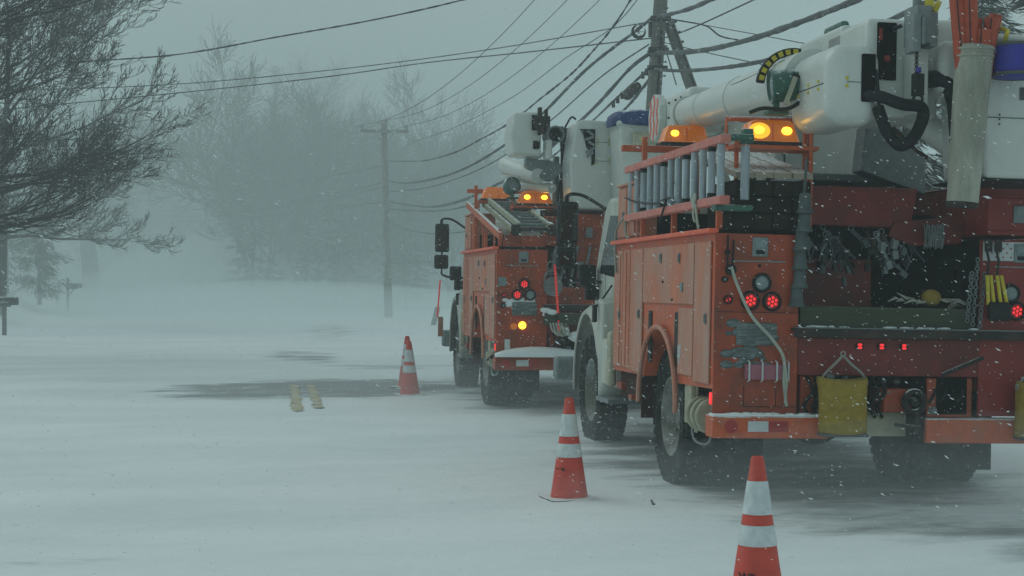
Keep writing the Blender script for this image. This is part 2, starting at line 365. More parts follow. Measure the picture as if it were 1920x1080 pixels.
def wheel(T, x, y, w=.25, face=-1, zc=.51, rad=.51):
    """rim mesh with its tyre as a child; face = side the dish faces"""
    f = face
    o = part(lambda m: (m.lathe([(.06, f * .02), (.10, f * .045), (.115, f * .01), (.20, -f * .02), (.245, f * w * .30), (.285, f * w * .44), (.30, f * w * .44), (.285, f * w * .3), (.27, -f * w * .45)], (x, y, zc), 'x', 32), m.disc((x + f * .03, y, zc), .065, 'x', 20, .05), [m.disc((x + f * .02, y + .155 * math.cos(a), zc + .155 * math.sin(a)), .014, 'x', 8, .05) for a in [i * PI / 4 for i in range(8)]]), 'wheel', 'rim_paint', T)
    def ty(m):
        h = w / 2
        m.lathe([(.28, -h * .82), (.33, -h * .98), (.40, -h * 1.0), (.46, -h * .97), (.488, -h * .86), (.492, 0), (.488, h * .86), (.46, h * .97), (.40, h), (.33, h * .98), (.28, h * .82)], (x, y, zc), 'x', 48)
        for i in range(40):
            a = i * 2 * PI / 40
            for k, (u0, u1) in enumerate(((-h * .98, -h * .42), (-h * .33, h * .33), (h * .42, h * .98))):
                aa = a + (.08 if k == 1 else 0); cy, cz = y + .492 * math.cos(aa), zc + .492 * math.sin(aa)
                m.box(x + u0, x + u1, cy - .022, cy + .022, cz - .026, cz + .026, rot=(math.degrees(aa), 0, 0))
    part(ty, 'tyre', 'rubber', o, smooth=40); return o
def latch(T, y, z, x=-1.238, h=.075):
    part(lambda m: (m.box(x - .006, x, y - .018, y + .018, z - h / 2, z + h / 2), m.box(x - .014, x - .006, y - .007, y + .007, z - h * .35, z + h * .35)), 'latch', 'galvanised', T, bevel=.002)
def beacon(T, cx, y, z, w=.42, on=(1, 1)):
    def dome(m):
        n = 10; h = .145
        prof = [(-w / 2, 0), (-w / 2 + .012, .03), (-w / 2 + .045, h * .86), (-w / 2 + .075, h), (w / 2 - .075, h), (w / 2 - .045, h * .86), (w / 2 - .012, .03), (w / 2, 0)]
        L = []; d0 = .10
        for yy, s, sz in ((-d0, .93, .80), (-d0 * .8, 1, 1), (d0 * .8, 1, 1), (d0, .93, .80)):
            L.append([(cx + p[0] * s, y + yy, z + p[1] * sz) for p in prof])
        k = len(prof); m.add([v for l in L for v in l], [(a * k + i, a * k + i + 1, (a + 1) * k + i + 1, (a + 1) * k + i) for a in range(3) for i in range(k - 1)] + [tuple(range(k)), tuple(range(3 * k, 4 * k))])
    o = part(lambda m: m.box(cx - w / 2 - .01, cx + w / 2 + .01, y - .11, y + .11, z - .03, z - .002), 'light_bar', 'dark_steel', T, bevel=.005)
    part(dome, 'amber_dome', 'lens_amber', o, smooth=50)
    for sx, p in zip((-.25, .25), on):
        if p: part(lambda m: m.ball((cx + sx * w, y - .102, z + .072), .030 * (.6 + .4 * p), (1.35, .5, 1), 12, 8), 'bulb', 'lamp_amber' if p > .5 else 'lamp_glow', o, smooth=180)
        if p >= 1: part(lambda m: m.ball((cx + sx * w + .005, y - .099, z + .068), .062, (1.25, .18, .9), 16, 8), 'reflector', 'lamp_glow', o, smooth=180)
    part(lambda m: m.box(cx - .004, cx + .004, y - .104, y - .1, z + .005, z + .12), 'dome_seam', 'orange_trim', o)
    return o
def mirror_head(T, x, y, z0, z1, w, glass_tilt=8):
    o = part(lambda m: m.box(x - w / 2, x + w / 2, y, y + .09, z0, z1), 'mirror', 'black_plastic', T, bevel=.03, seg=3)
    part(lambda m: m.box(x - w / 2 + .02, x + w / 2 - .02, y - .006, y + .004, z0 + .025, z1 - .025), 'mirror_glass', 'mirror_glass', o, bevel=.012)
    return o

def utility_truck(loc, rot, label, which):
    T = empty('bucket_truck', loc, rot, label=label, cat='bucket truck')
    t1 = which == 1
    # chassis
    part(lambda m: [m.box(sx - .05, sx + .05, .25, 6.2, .62, .84) for sx in (-.42, .42)] + [m.box(-.37, .37, y, y + .1, .66, .78) for y in (.6, 2.4, 4.0, 5.5)], 'chassis_frame', 'dark_steel', T)
    part(lambda m: (m.cyl((-.8, 1.46, .5), (.8, 1.46, .5), .075), m.ball((0, 1.46, .5), .22, (1, .9, .9)), m.box(-.5, -.34, .9, 2.1, .56, .63), m.box(.34, .5, .9, 2.1, .56, .63)), 'rear_axle', 'rusty_underside', T)
    part(lambda m: m.cyl((-.9, 4.62, .48), (.9, 4.62, .48), .06), 'front_axle', 'rusty_underside', T)
    part(lambda m: (m.cyl((0, 1.6, .55), (0, 3.6, .72), .06), m.box(-.3, .3, 2.5, 3.6, .5, .62), m.cyl((.55, 2.2, .62), (.55, 3.2, .62), .16)), 'driveline', 'rusty_underside', T)
    for sx in (-1, 1):
        wheel(T, sx * 1.02, 1.46, .25, sx); wheel(T, sx * .74, 1.46, .25, -sx); wheel(T, sx * .99, 4.62, .27, sx)
    # body side boxes with a wheel arch cut into their lower edge
    arch = [(1.46 + .565 * math.cos(a), .60 + .565 * math.sin(a)) for a in [R(20 + 140 * i / 14) for i in range(15)]]
    prof = [(.02, .805), (.02, 1.84), (3.12, 1.84), (3.12, .78), (arch[0][0], .795)][:4] + [(arch[0][0], .785)] + arch + [(arch[-1][0], .79)]
    for sx in (-1, 1):
        a, b = (-1.217, -.665) if sx < 0 else (.665, 1.217)
        part(lambda m: m.prism(prof, 'x', a, b), 'side_compartment', 'orange_frame', T, smooth=30)
        xo = a if sx < 0 else b
        def lip(m):
            pts = [(xo + sx * .03, 1.46 + .585 * math.cos(t), .60 + .585 * math.sin(t)) for t in [R(-2 + 184 * i / 24) for i in range(25)]]
            m.tube(pts, .021, 8)
        part(lip, 'wheel_arch_lip', 'orange_side', T, smooth=60)
        part(lambda m: m.box(min(xo, xo - sx * .3), max(xo, xo - sx * .3), 2.05, 2.08, .45, .95), 'mud_panel', 'rusty_underside', T)
    X = -1.217
    # doors on the visible side, each a slab standing proud with dark gaps between
    for y0, y1, z0, z1 in ((2.77, 3.09, .82, 1.79), (2.50, 2.745, .82, 1.79), (2.05, 2.475, .80, 1.79), (.50, 2.02, 1.36, 1.79), (.075, .47, .83, 1.79), (.50, .90, .86, 1.335)):
        part(lambda m: m.box(X - .017, X - .002, y0, y1, z0, z1), 'door', 'orange_side', T, bevel=.006)
    part(lambda m: [m.box(X - .024, X - .0175, y - .012, y + .012, .84, 1.77) for y in (2.85, 2.62)], 'door_rib', 'orange_side', T)
    for y, z in ((2.84, 1.25), (2.13, 1.27), (1.43, 1.70), (.88, 1.69), (.15, 1.27)): latch(T, y, z)
    part(lambda m: (m.box(X - .026, X - .018, .77, .84, 1.45, 1.515)), 'square_latch', 'galvanised', T, bevel=.004)
    part(lambda m: (m.ball((X - .018, 1.36, 1.52), .012), m.ball((X - .018, 1.07, 1.39), .012)), 'bolt', 'black_plastic', T)
    if t1: part(lambda m: [m.box(X - .0205, X - .018, y, y + .018, z, z + h) for y, z, h in ((.80, .98, .10), (.83, .93, .14), (.86, .97, .09))], 'sticker_mark', 'tape_white', T)
    for y0 in (.92, 1.74):      # oval slots beside the arch, with dark webbing behind
        part(lambda m: m.box(X - .012, X + .004, y0, y0 + .10, .90, 1.30), 'slot', 'black_plastic', T, bevel=.04, seg=4)
    part(lambda m: (m.box(X - .05, X + .02, .0, 3.13, 1.842, 1.875)), 'top_rail', 'orange_trim', T, bevel=.008)
    part(lambda m: (m.box(1.2, 1.26, .0, 3.13, 1.842, 1.875)), 'top_rail', 'orange_trim', T, bevel=.008)
    # things under the side: steps, tank, mud flap, air tanks
    part(lambda m: m.box(-1.16, -.7, 2.45, 3.1, .55, .78), 'underbox', 'rusty_underside', T, bevel=.02)
    part(lambda m: (m.box(-1.2, -.95, 2.9, 3.08, .62, .68), m.box(-1.2, -.95, 2.5, 2.62, .56, .60)), 'bracket', 'orange_rear', T, bevel=.01)
    part(lambda m: (m.box(-1.2, -1.165, .62, .80, .52, 1.03), m.box(-1.165, -1.15, .60, .66, .46, .9)), 'wheel_chock_holder', 'cream', T, bevel=.02, seg=3)
    part(lambda m: [m.disc((-1.13, .56 - .13 * i, .60), .125, 'y', 22, .05) for i in range(3)], 'wheel_chock', 'cream', T, bevel=.01)
    part(lambda m: m.tube(bez([(-1.17, .70, .50), (-1.18, .60, .42), (-1.17, .45, .40), (-1.16, .3, .42), (-1.15, .24, .5)]), .008), 'chock_handle', 'galvanised', T)
    part(lambda m: m.box(-1.15, -.70, .04, .34, .50, .77), 'battery_box', 'cream', T, bevel=.01)
    part(lambda m: (m.box(-1.226, -1.19, .03, .07, .70, .78)), 'marker_lamp', 'led_red', T, bevel=.006)
    part(lambda m: m.box(-1.15, -.55, 1.0, 1.03, .18, .52), 'mud_flap', 'rubber', T); part(lambda m: m.box(.55, 1.15, .86, .89, .18, .62), 'mud_flap', 'rubber', T)
    # rear faces
    for sx in (-1, 1):
        a, b = (-1.219, -.640) if sx < 0 else (.640, 1.219)
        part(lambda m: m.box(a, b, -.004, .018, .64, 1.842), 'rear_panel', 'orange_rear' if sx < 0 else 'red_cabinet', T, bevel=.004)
        part(lambda m: (m.box(a + .1, b - .1, -.012, -.004, 1.655, 1.664)), 'drip_rail', 'galvanised', T)
        lx = -.915 if sx < 0 else .93
        o = part(lambda m: m.box(lx - .055, lx + .055, -.018, -.004, 1.69, 1.82), 'paddle_latch', 'galvanised', T, bevel=.012)
        part(lambda m: m.box(lx - .036, lx + .036, -.0215, -.017, 1.75, 1.80), 'latch_paddle', 'lens_clear', o, bevel=.004)
        part(lambda m: m.box(lx - .03, lx + .03, -.0225, -.017, 1.708, 1.735), 'latch_slot', 'black_plastic', o, bevel=.004)
    part(lambda m: [m.box(a, b, -.0075, -.004, z0, z1) for a, b, z0, z1 in ((-1.01, -.62 - .02, .690, .694), (-1.01, -1.006, .69, .83), (-.79, -.786, .69, .83), (-1.2, -.64, 1.318, 1.322))], 'panel_seam', 'black_plastic', T)
    part(lambda m: m.ball((-.915, -.006, 1.665 - .035), .011), 'rivet', 'black_plastic', T)
    if t1:
        lamp(T, -.899, 1.517, .060, 'clear'); lamp(T, -.976, 1.398, .060, 'red'); lamp(T, -.826, 1.393, .060, 'red'); lamp(T, -1.130, 1.40, .028, 'red')
        lamp(T, .86, 1.480, .060, 'clear'); lamp(T, .905, 1.36, .060, 'red'); lamp(T, .76, 1.37, .060, 'red'); lamp(T, -1.155, 1.535, .018, 'clear')
    else:
        lamp(T, -.904, 1.452, .060, 'red'); lamp(T, -.983, 1.332, .060, 'red'); lamp(T, -.834, 1.332, .060, 'clear'); lamp(T, -1.130, 1.33, .028, 'red'); lamp(T, -1.14, 1.21, .026, 'clear')
        part(lambda m: m.lathe([(0, -.03), (.03, -.024), (.045, .0)], (-.92, 0, .988), 'y', 18), 'turn_lamp', 'lamp_amber', T)
        part(lambda m: m.lathe([(0, -.02), (.03, -.016), (.042, .0)], (-1.02, 0, .975), 'y', 18), 'turn_lamp', 'lens_amber', T)
        part(lambda m: (m.box(-1.2, -1.11, -.012, -.004, 1.43, 1.53)), 'decal', 'lens_clear', T)
    # licence plate, caked with snow so that nothing can be read
    px0, px1 = (-1.07, -.79) if t1 else (-1.04, -.76)
    part(lambda m: m.box(px0, px1, -.022, -.006, 1.10, 1.25), 'license_plate', 'plate_grey', T, bevel=.006)
    def crust(m):
        for _ in range(46 if t1 else 26):
            x, z = random.gauss((px0 + px1) / 2 - .04, .09), (random.gauss(1.10, .09) if t1 else random.gauss(1.24, .03))
            x = min(max(x, -1.13), -.79); z = min(max(z, .97), 1.31)
            m.ball((x, -.007, z), random.uniform(.018, .045), (1.2, .22, .7), 8, 5)
    part(crust, 'snow_crust', 'plate_grey' if t1 else 'snow', T, smooth=180)
    # bumpers
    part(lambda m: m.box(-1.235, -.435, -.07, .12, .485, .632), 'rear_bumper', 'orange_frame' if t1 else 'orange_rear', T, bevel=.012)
    part(lambda m: (m.box(-.995, -.855, -.0735, -.070, .53, .60)), 'reflective_tape', 'tape_white', T)
    part(lambda m: (m.box(-.855, -.72, -.0735, -.070, .53, .60), m.disc((-1.11, -.0715, .565), .045, 'y', 20, .003)), 'reflective_tape', 'tape_red', T)
    part(lambda m: m.box(.247, 1.235, -.07, .12, .46, .625), 'rear_bumper', 'orange_frame', T, bevel=.012)
    part(lambda m: m.box(-1.23, -.44, -.068, .05, .6325, .645), 'bumper_snow', 'snow', T, bevel=.005) if t1 else None
    if not t1:      # a bank of snow has built up on the bumper step
        def bank(m):
            n = 14; k = 8; vs = []
            for i in range(n + 1):
                u = i / n; h = .10 * (math.sin(PI * min(1, max(.02, u * .96 + .02))) ** .35) * (1 + .15 * math.sin(5 * u)) + .005
                for j in range(k + 1):
                    t = PI * j / k; vs.append((-1.225 + u * 1.15, -.03 - .075 * math.cos(t), .633 + h * math.sin(t) ** .7))
            m.add(vs, [(i * (k + 1) + j, i * (k + 1) + j + 1, (i + 1) * (k + 1) + j + 1, (i + 1) * (k + 1) + j) for i in range(n) for j in range(k)] + [tuple(range(k + 1)), tuple(range(n * (k + 1), (n + 1) * (k + 1)))])
        part(bank, 'snow_bank', 'snow', T, smooth=180)
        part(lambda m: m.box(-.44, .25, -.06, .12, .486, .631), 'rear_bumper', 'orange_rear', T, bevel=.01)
    # bay between the compartments
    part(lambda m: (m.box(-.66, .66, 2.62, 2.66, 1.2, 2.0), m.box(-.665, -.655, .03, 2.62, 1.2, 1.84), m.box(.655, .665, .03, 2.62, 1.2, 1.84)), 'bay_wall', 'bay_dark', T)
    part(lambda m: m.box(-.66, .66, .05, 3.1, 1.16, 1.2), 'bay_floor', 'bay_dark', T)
    part(lambda m: (m.box(-.69, 1.3, -.075, .03, 1.205, 1.222), m.box(-.69, 1.3, -.075, -.065, 1.16, 1.205)), 'cross_rail', 'dark_steel', T, bevel=.002)
    part(lambda m: m.box(-.67, 1.28, -.078, .028, 1.2225, 1.228), 'rail_snow', 'galvanised', T)
    part(lambda m: m.box(-.638, .64, -.004, .04, .905, 1.158), 'tail_board', 'red_panel', T, bevel=.006)
    for x in (-.213, -.059, .099):
        o = part(lambda m: m.box(x - .028, x + .028, -.024, -.0045, 1.085, 1.125), 'marker_lamp', 'black_plastic', T, bevel=.005)
        part(lambda m: [m.ball((x, -.025, 1.105 + d), .013, (1.3, .4, .7), 8, 6) for d in (-.01, .01)], 'led', 'led_red', o, smooth=180)
    # workings under the tail board: hitch, tank, jack legs, hoses
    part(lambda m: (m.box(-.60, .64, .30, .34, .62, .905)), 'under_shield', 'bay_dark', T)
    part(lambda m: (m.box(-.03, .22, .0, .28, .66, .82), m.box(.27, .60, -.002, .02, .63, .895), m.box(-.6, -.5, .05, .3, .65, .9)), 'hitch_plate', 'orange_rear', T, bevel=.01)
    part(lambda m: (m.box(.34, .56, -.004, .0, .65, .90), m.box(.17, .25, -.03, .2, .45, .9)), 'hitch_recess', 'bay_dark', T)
    part(lambda m: (m.torus((.17, -.04, .735), .07, .022, 'y'), m.cyl((.17, .1, .735), (.17, -.06, .735), .03)), 'pintle_hook', 'dark_steel', T)
    part(lambda m: (m.cyl((.36, -.05, .92), (.62, -.12, 1.045), .014), m.cyl((.02, -.08, .585), (.2, -.08, .567), .012), m.cyl((.18, -.07, .52), (.18, -.07, .66), .012)), 'lever', 'dark_steel', T)
    part(lambda m: m.cyl((-.42, .22, .585), (.24, .22, .585), .085, n=24), 'air_tank', 'cream', T, bevel=.01)
    part(lambda m: (m.box(-.235, .25, .10, .14, .49, .655)), 'tow_beam', 'cream', T, bevel=.006)
    part(lambda m: [m.tube(bez([(x, .05, .9), (x + .03, 0, .8), (x - .02, .02, .7), (x + .05, .1, .62)]), .012) for x in (-.56, -.50, -.44, -.1, -.05, .3, .38, .5)], 'hydraulic_hose', 'black_hose', T)
    part(lambda m: [m.ball((random.uniform(-.55, .5), random.uniform(-.01, .12), random.uniform(.67, .9)), random.uniform(.015, .04), (1, 1, .8), 7, 5) for _ in range(26)], 'fitting', 'galvanised', T, smooth=0)
    # top front cabinet
    part(lambda m: (m.box(-1.2, -.9, 2.43, 3.11, 1.876, 2.33), m.box(-1.22, -.88, 2.40, 3.13, 2.33, 2.352)), 'top_cabinet', 'orange_side', T, bevel=.008)
    part(lambda m: (m.box(-1.214, -1.201, 2.47, 2.74, 1.90, 2.31), m.box(-1.214, -1.201, 2.78, 3.08, 1.90, 2.31)), 'cabinet_door', 'orange_side', T, bevel=.005)
    latch(T, 2.86, 2.08, -1.214)
    part(lambda m: (m.box(.70, 1.2, .2, 3.1, 1.876, 2.22), m.box(.69, 1.21, .19, 3.11, 2.221, 2.235)), 'top_cabinet', 'red_cabinet', T, bevel=.008)
    part(lambda m: m.box(-.95, .7, 3.0, 3.12, 1.3, 2.0), 'headboard', 'red_panel', T, bevel=.01)
    # rails, rack posts above the left compartment
    part(lambda m: (m.box(-1.19, -1.15, .08, .12, 1.876, 2.07), m.box(-1.19, -1.15, 1.3, 1.34, 1.876, 2.1), m.box(-.72, -.68, 2.4, 2.44, 1.876, 2.6), m.box(-1.19, -1.15, 2.3, 2.34, 1.876, 2.7), m.box(-1.19, -.2, 3.05, 3.12, 2.645, 2.70), m.box(-.5, -.46, 3.05, 3.1, 2.2, 2.65)), 'rack_post', 'orange_frame', T, bevel=.004)
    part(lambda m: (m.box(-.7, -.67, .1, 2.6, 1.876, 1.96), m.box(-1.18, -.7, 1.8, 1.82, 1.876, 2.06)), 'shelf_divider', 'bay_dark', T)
    # cab
    cab = part(lambda m: (m.prism([(3.32, .85), (3.32, 2.18), (3.45, 2.30), (4.35, 2.32), (4.55, 2.22), (4.95, 1.62), (4.95, .95), (4.1, .62), (3.32, .62)], 'x', -1.03, 1.03)), 'cab', 'white_paint', T, bevel=.05, seg=3)
    part(lambda m: m.prism([(3.62, 1.55), (3.62, 2.12), (4.25, 2.15), (4.70, 1.62)], 'x', -1.034, -1.028), 'side_window', 'window_glass', cab)
    part(lambda m: m.box(-.55, .55, 3.312, 3.318, 1.6, 2.1), 'rear_window', 'window_glass', cab)
    part(lambda m: (m.box(-1.032, -1.03, 3.55, 3.56, .7, 2.15), m.box(-1.032, -1.03, 4.42, 4.43, .75, 1.6)), 'door_seam', 'black_plastic', cab)
    part(lambda m: (m.prism([(4.9, .95), (4.9, 1.60), (6.0, 1.42), (6.35, 1.2), (6.4, .7), (5.4, .7)], 'x', -.72, .72)), 'hood', 'white_paint', T, bevel=.07, seg=3)
    part(lambda m: m.box(-1.15, 1.15, 6.3, 6.5, .5, .75), 'front_bumper', 'galvanised', T, bevel=.03)
    for sx in (-1, 1):     # flared front fenders: a swept arch band with a long rear skirt
        def fender(m):
            vs = []; N = 22
            for i in range(N + 1):
                t = R(-12 + 200 * i / N); k = 1.0
                yy = 4.66 + .66 * math.cos(t); zz = .62 + .70 * math.sin(t)
                if t > PI * .86: yy = 3.98 - (t - PI * .86) * .12; zz = .93 - (t - PI * .86) * .78
                for xx, dz, dy in ((sx * .70, -.05, 0), (sx * .95, .02, 0), (sx * 1.10, .0, 0), (sx * 1.165, -.055, .0), (sx * 1.165, -.09, 0)):
                    c = math.cos(t); s_ = max(math.sin(t), 0)
                    vs.append((xx, yy + (dz * c if t <= PI * .86 else -dz), zz + dz * s_))
            k = 5
            m.add(vs, [(i * k + j, i * k + j + 1, (i + 1) * k + j + 1, (i + 1) * k + j) for i in range(N) for j in range(k - 1)])
        o = part(fender, 'front_fender', 'white_paint', T, smooth=60); s_ = o.modifiers.new('thick', 'SOLIDIFY'); s_.thickness = .02
        part(lambda m: m.box(min(sx * .6, sx * 1.15), max(sx * .6, sx * 1.15), 3.40, 3.99, .60, 1.02) if True else None, 'cab_step_box', 'white_paint', T, bevel=.03)
        part(lambda m: m.prism([(3.96, .62), (3.96, 1.35), (4.2, 1.38), (4.12, 1.1), (4.04, .62)], 'x', min(sx * .7, sx * 1.15), max(sx * .7, sx * 1.15)), 'fender_skirt', 'white_paint', T, bevel=.02)
        part(lambda m: m.box(min(sx * .8, sx * 1.2), max(sx * .8, sx * 1.2), 3.42, 3.95, .46, .50), 'cab_step', 'galvanised', T, bevel=.005)
    part(lambda m: (m.box(-1.20, -1.165, 4.12, 4.2, 1.16, 1.32), m.tube(bez([(-1.17, 4.15, 1.3), (-1.10, 4.2, 1.38), (-1.06, 4.0, 1.5)]), .01)), 'fender_marker', 'black_plastic', T, bevel=.01)
    part(lambda m: m.box(-1.24, -1.17, 3.2, 3.34, .62, 1.10), 'exhaust_guard', 'cream', T, bevel=.03)
    # left mirrors
    mirror_head(T, -1.335, 4.75, 1.90, 2.30, .20); mirror_head(T, -1.345, 4.74, 1.66, 1.86, .20)
    part(lambda m: (m.tube(bez([(-1.02, 4.5, 2.22), (-1.2, 4.75, 2.36), (-1.335, 4.81, 2.36), (-1.345, 4.81, 2.25)]), .017), m.tube([(-1.34, 4.81, 1.62), (-1.33, 4.81, 1.58), (-1.26, 4.8, 1.55), (-1.0, 4.6, 1.53)], .017), m.cyl((-1.335, 4.81, 1.6), (-1.335, 4.81, 2.36), .012)), 'mirror_arm', 'black_plastic', T)
    part(lambda m: (m.box(-1.22, -1.06, 4.7, 4.86, 1.50, 1.70), m.box(-1.16, -1.0, 4.7, 4.8, 1.36, 1.50)), 'mirror_bracket', 'black_plastic', T, bevel=.02)
    # light bars on their racks
    b1 = (-.76, .35, 2.49) if t1 else (-.585, 1.3, 2.43); b2 = (-.62, 3.2, 2.745) if t1 else (-.86, 2.6, 2.55)
    beacon(T, *b1, w=.395 if t1 else .42, on=(1, .8) if t1 else (.8, .8)); beacon(T, *b2, on=(.7, 0) if t1 else (0, 0))
    def rack(m):
        x0, x1, y, z = b1[0] - .26, b1[0] + .29, b1[1], b1[2]
        top = z + (.17 if t1 else -.02)
        m.tube([(x0, y + .14, z - .03), (x0, y + .14, top), (x1, y + .14, top + .005), (x1 + .02, y + .13, top - .03), (x1 + .02, y + .12, 1.9)], .02, 10)
        m.box(x0 - .02, x1 + .03, y - .13, y + .15, z - .058, z - .031)
        if t1: m.tube([(x1 - .02, y - .11, top - .005), (x1 - .02, y - .11, 1.9)], .016, 8); m.tube([(x0 + .02, y - .05, z), (x0 + .02, y - .05, 1.9)], .016, 8)
        else:
            m.tube([(x0 - .02, y - .05, z), (x0 - .02, y - .05, 1.9)], .014, 8); m.tube([(x1, y - .11, z), (x1, y - .11, 1.9)], .014, 8)
            m.tube([(b2[0] - .25, b2[1] - .1, b2[2] - .04), (b2[0] - .25, b2[1] - .1, 1.9)], .014, 8); m.box(b2[0] - .26, b2[0] + .25, b2[1] - .12, b2[1] + .12, b2[2] - .06, b2[2] - .031)
    part(rack, 'light_rack', 'orange_frame', T)
    return T

TR1 = Matrix.Translation((4.09, 10.29, -.02)) @ Euler((R(-.45), R(1.2), 0)).to_matrix().to_4x4()
T1 = utility_truck((4.09, 10.29, -.02), (R(-.45), R(1.2), 0), 'nearest orange bucket truck, tail lamps lit, pink-railed ladder racked on its side', 1)
TR2 = Matrix.Translation((3.69, 17.8, 0)) @ Euler((R(-.3), R(.7), 0)).to_matrix().to_4x4()
T2 = utility_truck((3.69, 17.8, 0), (R(-.3), R(.7), 0), 'farther orange bucket truck parked ahead, thick snow lying on its rear bumper', 2)
def on(TR, name, label, cat, loc, group=None):
    o = empty(name, label=label, cat=cat, group=group); o.matrix_world = TR @ Matrix.Translation(loc); return o
def solo(fn, TR, name, mat, label, cat, group=None, **k):
    m = MB(); fn(m); o = m.build(name, mat, None, **k); o.matrix_world = TR.copy(); return tag(o, label, cat, group)

# ---- truck 1: boom, turret, bucket
def tapered(m, p, q, r1, r2, n=28): m.tube([p, q], [r1, r2], n)
part(lambda m: m.tube([(-.455, .30, 2.915), (-.47, 3.75, 3.055)], [.225, .135], 32), 'upper_boom', 'fiberglass', T1, smooth=60)
part(lambda m: (m.torus((-.47, 3.60, 3.05), .145, .012, 'y', 32)), 'boom_collar', 'white_paint', T1)
for k, (x0, x1, y0, y1, z0, z1, bv) in enumerate(((-.44, -.10, 3.75, 5.05, 2.90, 3.32, .06), (-.12, .25, 4.4, 5.1, 2.75, 3.25, .06))):
    part(lambda m: m.box(x0, x1, y0, y1, z0, z1), 'elbow', 'fiberglass', T1, bevel=bv, seg=3)
o = part(lambda m: (m.disc((-.475, 4.78, 3.13), .235, 'x', 10, .07)), 'elbow_cover', 'fiberglass', T1, bevel=.006)
def stripes(m):
    for k, dy in enumerate((-.13, 0, .13)):
        h = math.sqrt(max(.0, .22 ** 2 - dy ** 2)); pts = [(-.5125, 4.78 + dy + .028 * math.sin(i * 2.1 + k), 3.13 - h + 2 * h * i / 6) for i in range(7)]
        for a, b in zip(pts, pts[1:]):
            m.add([(a[0], a[1] - .025, a[2]), (a[0], a[1] + .025, a[2]), (b[0], b[1] + .025, b[2]), (b[0], b[1] - .025, b[2])], [(0, 1, 2, 3)])
part(stripes, 'warning_stripe', 'stripe_orange', o)
part(lambda m: [m.ball((-.445, y, z), .012) for y in (4.0, 4.2, 4.45) for z in (2.97, 3.1, 3.24)], 'boom_bolt', 'dark_steel', T1)
# knuckle housing
o = part(lambda m: m.box(-.615, -.25, -.46, .40, 2.545, 3.075), 'knuckle_housing', 'fiberglass', T1, bevel=.13, seg=6, smooth=60)
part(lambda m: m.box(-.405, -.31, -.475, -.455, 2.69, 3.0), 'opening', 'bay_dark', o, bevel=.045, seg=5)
part(lambda m: [m.ball((-.617, y, z), .011) for y in (-.25, -.05, .15, .3) for z in (2.79, 2.84)] + [m.ball((x, -.462, z), .011) for x in (-.50, -.30) for z in (2.79, 2.84)], 'rivet', 'yellow_paint', o)
part(lambda m: (m.box(-.619, -.613, -.34, .30, 2.814, 2.818), m.box(-.50, -.38, -.4625, -.459, 2.814, 2.818)), 'seam', 'black_plastic', o)
part(lambda m: m.box(-.30, .20, -.28, .5, 2.62, 3.27), 'boom_head', 'fiberglass', T1, bevel=.04, seg=3)
part(lambda m: (m.box(-.30, .10, .2, 1.1, 3.1, 3.30)), 'boom_head_top', 'fiberglass', T1, bevel=.03, seg=3)
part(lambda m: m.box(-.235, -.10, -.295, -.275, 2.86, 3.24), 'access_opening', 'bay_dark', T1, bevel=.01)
part(lambda m: (m.box(-.225, -.20, -.30, -.29, 3.12, 3.2), m.ball((-.17, -.3, 3.0), .025)), 'valve', 'red_cabinet', T1, bevel=.01)
def jibhead(m):
    m.box(-.10, .0, -.62, -.40, 3.06, 3.30); m.box(-.13, -.08, -.64, -.5, 3.0, 3.24); m.box(-.01, .04, -.62, -.44, 3.04, 3.26)
    m.cyl((-.12, -.55, 3.14), (.06, -.55, 3.14), .035); m.cyl((-.06, -.52, 3.3), (-.06, -.52, 3.37), .03); m.cyl((-.02, -.58, 3.3), (.02, -.58, 3.36), .012)
    m.cyl((-.11, -.6, 3.05), (-.11, -.6, 3.2), .018); m.cyl((-.06, -.63, 3.05), (-.06, -.63, 3.22), .018)
part(jibhead, 'jib_head', 'galvanised', T1, bevel=.004)
part(lambda m: (m.box(-.03, .02, -.60, -.56, 3.29, 3.345), m.box(.03, .06, -.6, -.55, 3.26, 3.34, rot=(0, 25, 0))), 'jib_tip', 'yellow_paint', T1, bevel=.004)
part(lambda m: (m.box(-.055, .035, -.50, -.30, 2.62, 3.05)), 'jib_post', 'fiberglass', T1, bevel=.01)
def chain(m, p, q, r=.012, k=14, sag=.0):
    p, q = Vector(p), Vector(q)
    for i in range(k):
        t = (i + .5) / k; c = p.lerp(q, t); c.z -= sag * 4 * t * (1 - t); ax = 'x' if i % 2 else 'y'
        m.torus(c, r, r * .32, ax, 8, 5)
part(lambda m: (chain(m, (-.10, -.62, 3.04), (-.10, -.62, 2.84)), m.box(-.125, -.06, -.66, -.60, 2.72, 2.86), m.torus((-.09, -.63, 2.70), .03, .01, 'y', 14, 6)), 'winch_hook', 'black_plastic', T1, bevel=.004)
part(lambda m: m.box(-.105, -.08, -.655, -.62, 2.865, 2.90), 'hook_tag', 'blue_pail', T1, bevel=.004)
part(lambda m: m.box(.06, .36, -.42, .6, 2.80, 3.26), 'lift_arm_cover', 'fiberglass', T1, bevel=.07, seg=4)
part(lambda m: (m.box(.10, .42, -.55, .1, 2.76, 3.10)), 'bucket_bracket', 'fiberglass', T1, bevel=.05, seg=3)
part(lambda m: (m.tube(bez([(-.385, -.42, 2.74), (-.30, -.52, 2.72), (-.16, -.54, 2.675), (-.03, -.52, 2.665), (.0, -.5, 2.60), (-.06, -.5, 2.47), (-.15, -.5, 2.415), (-.24, -.5, 2.50), (-.29, -.46, 2.66)], 60), .040, 12)), 'hydraulic_hose', 'black_hose', T1, smooth=60)
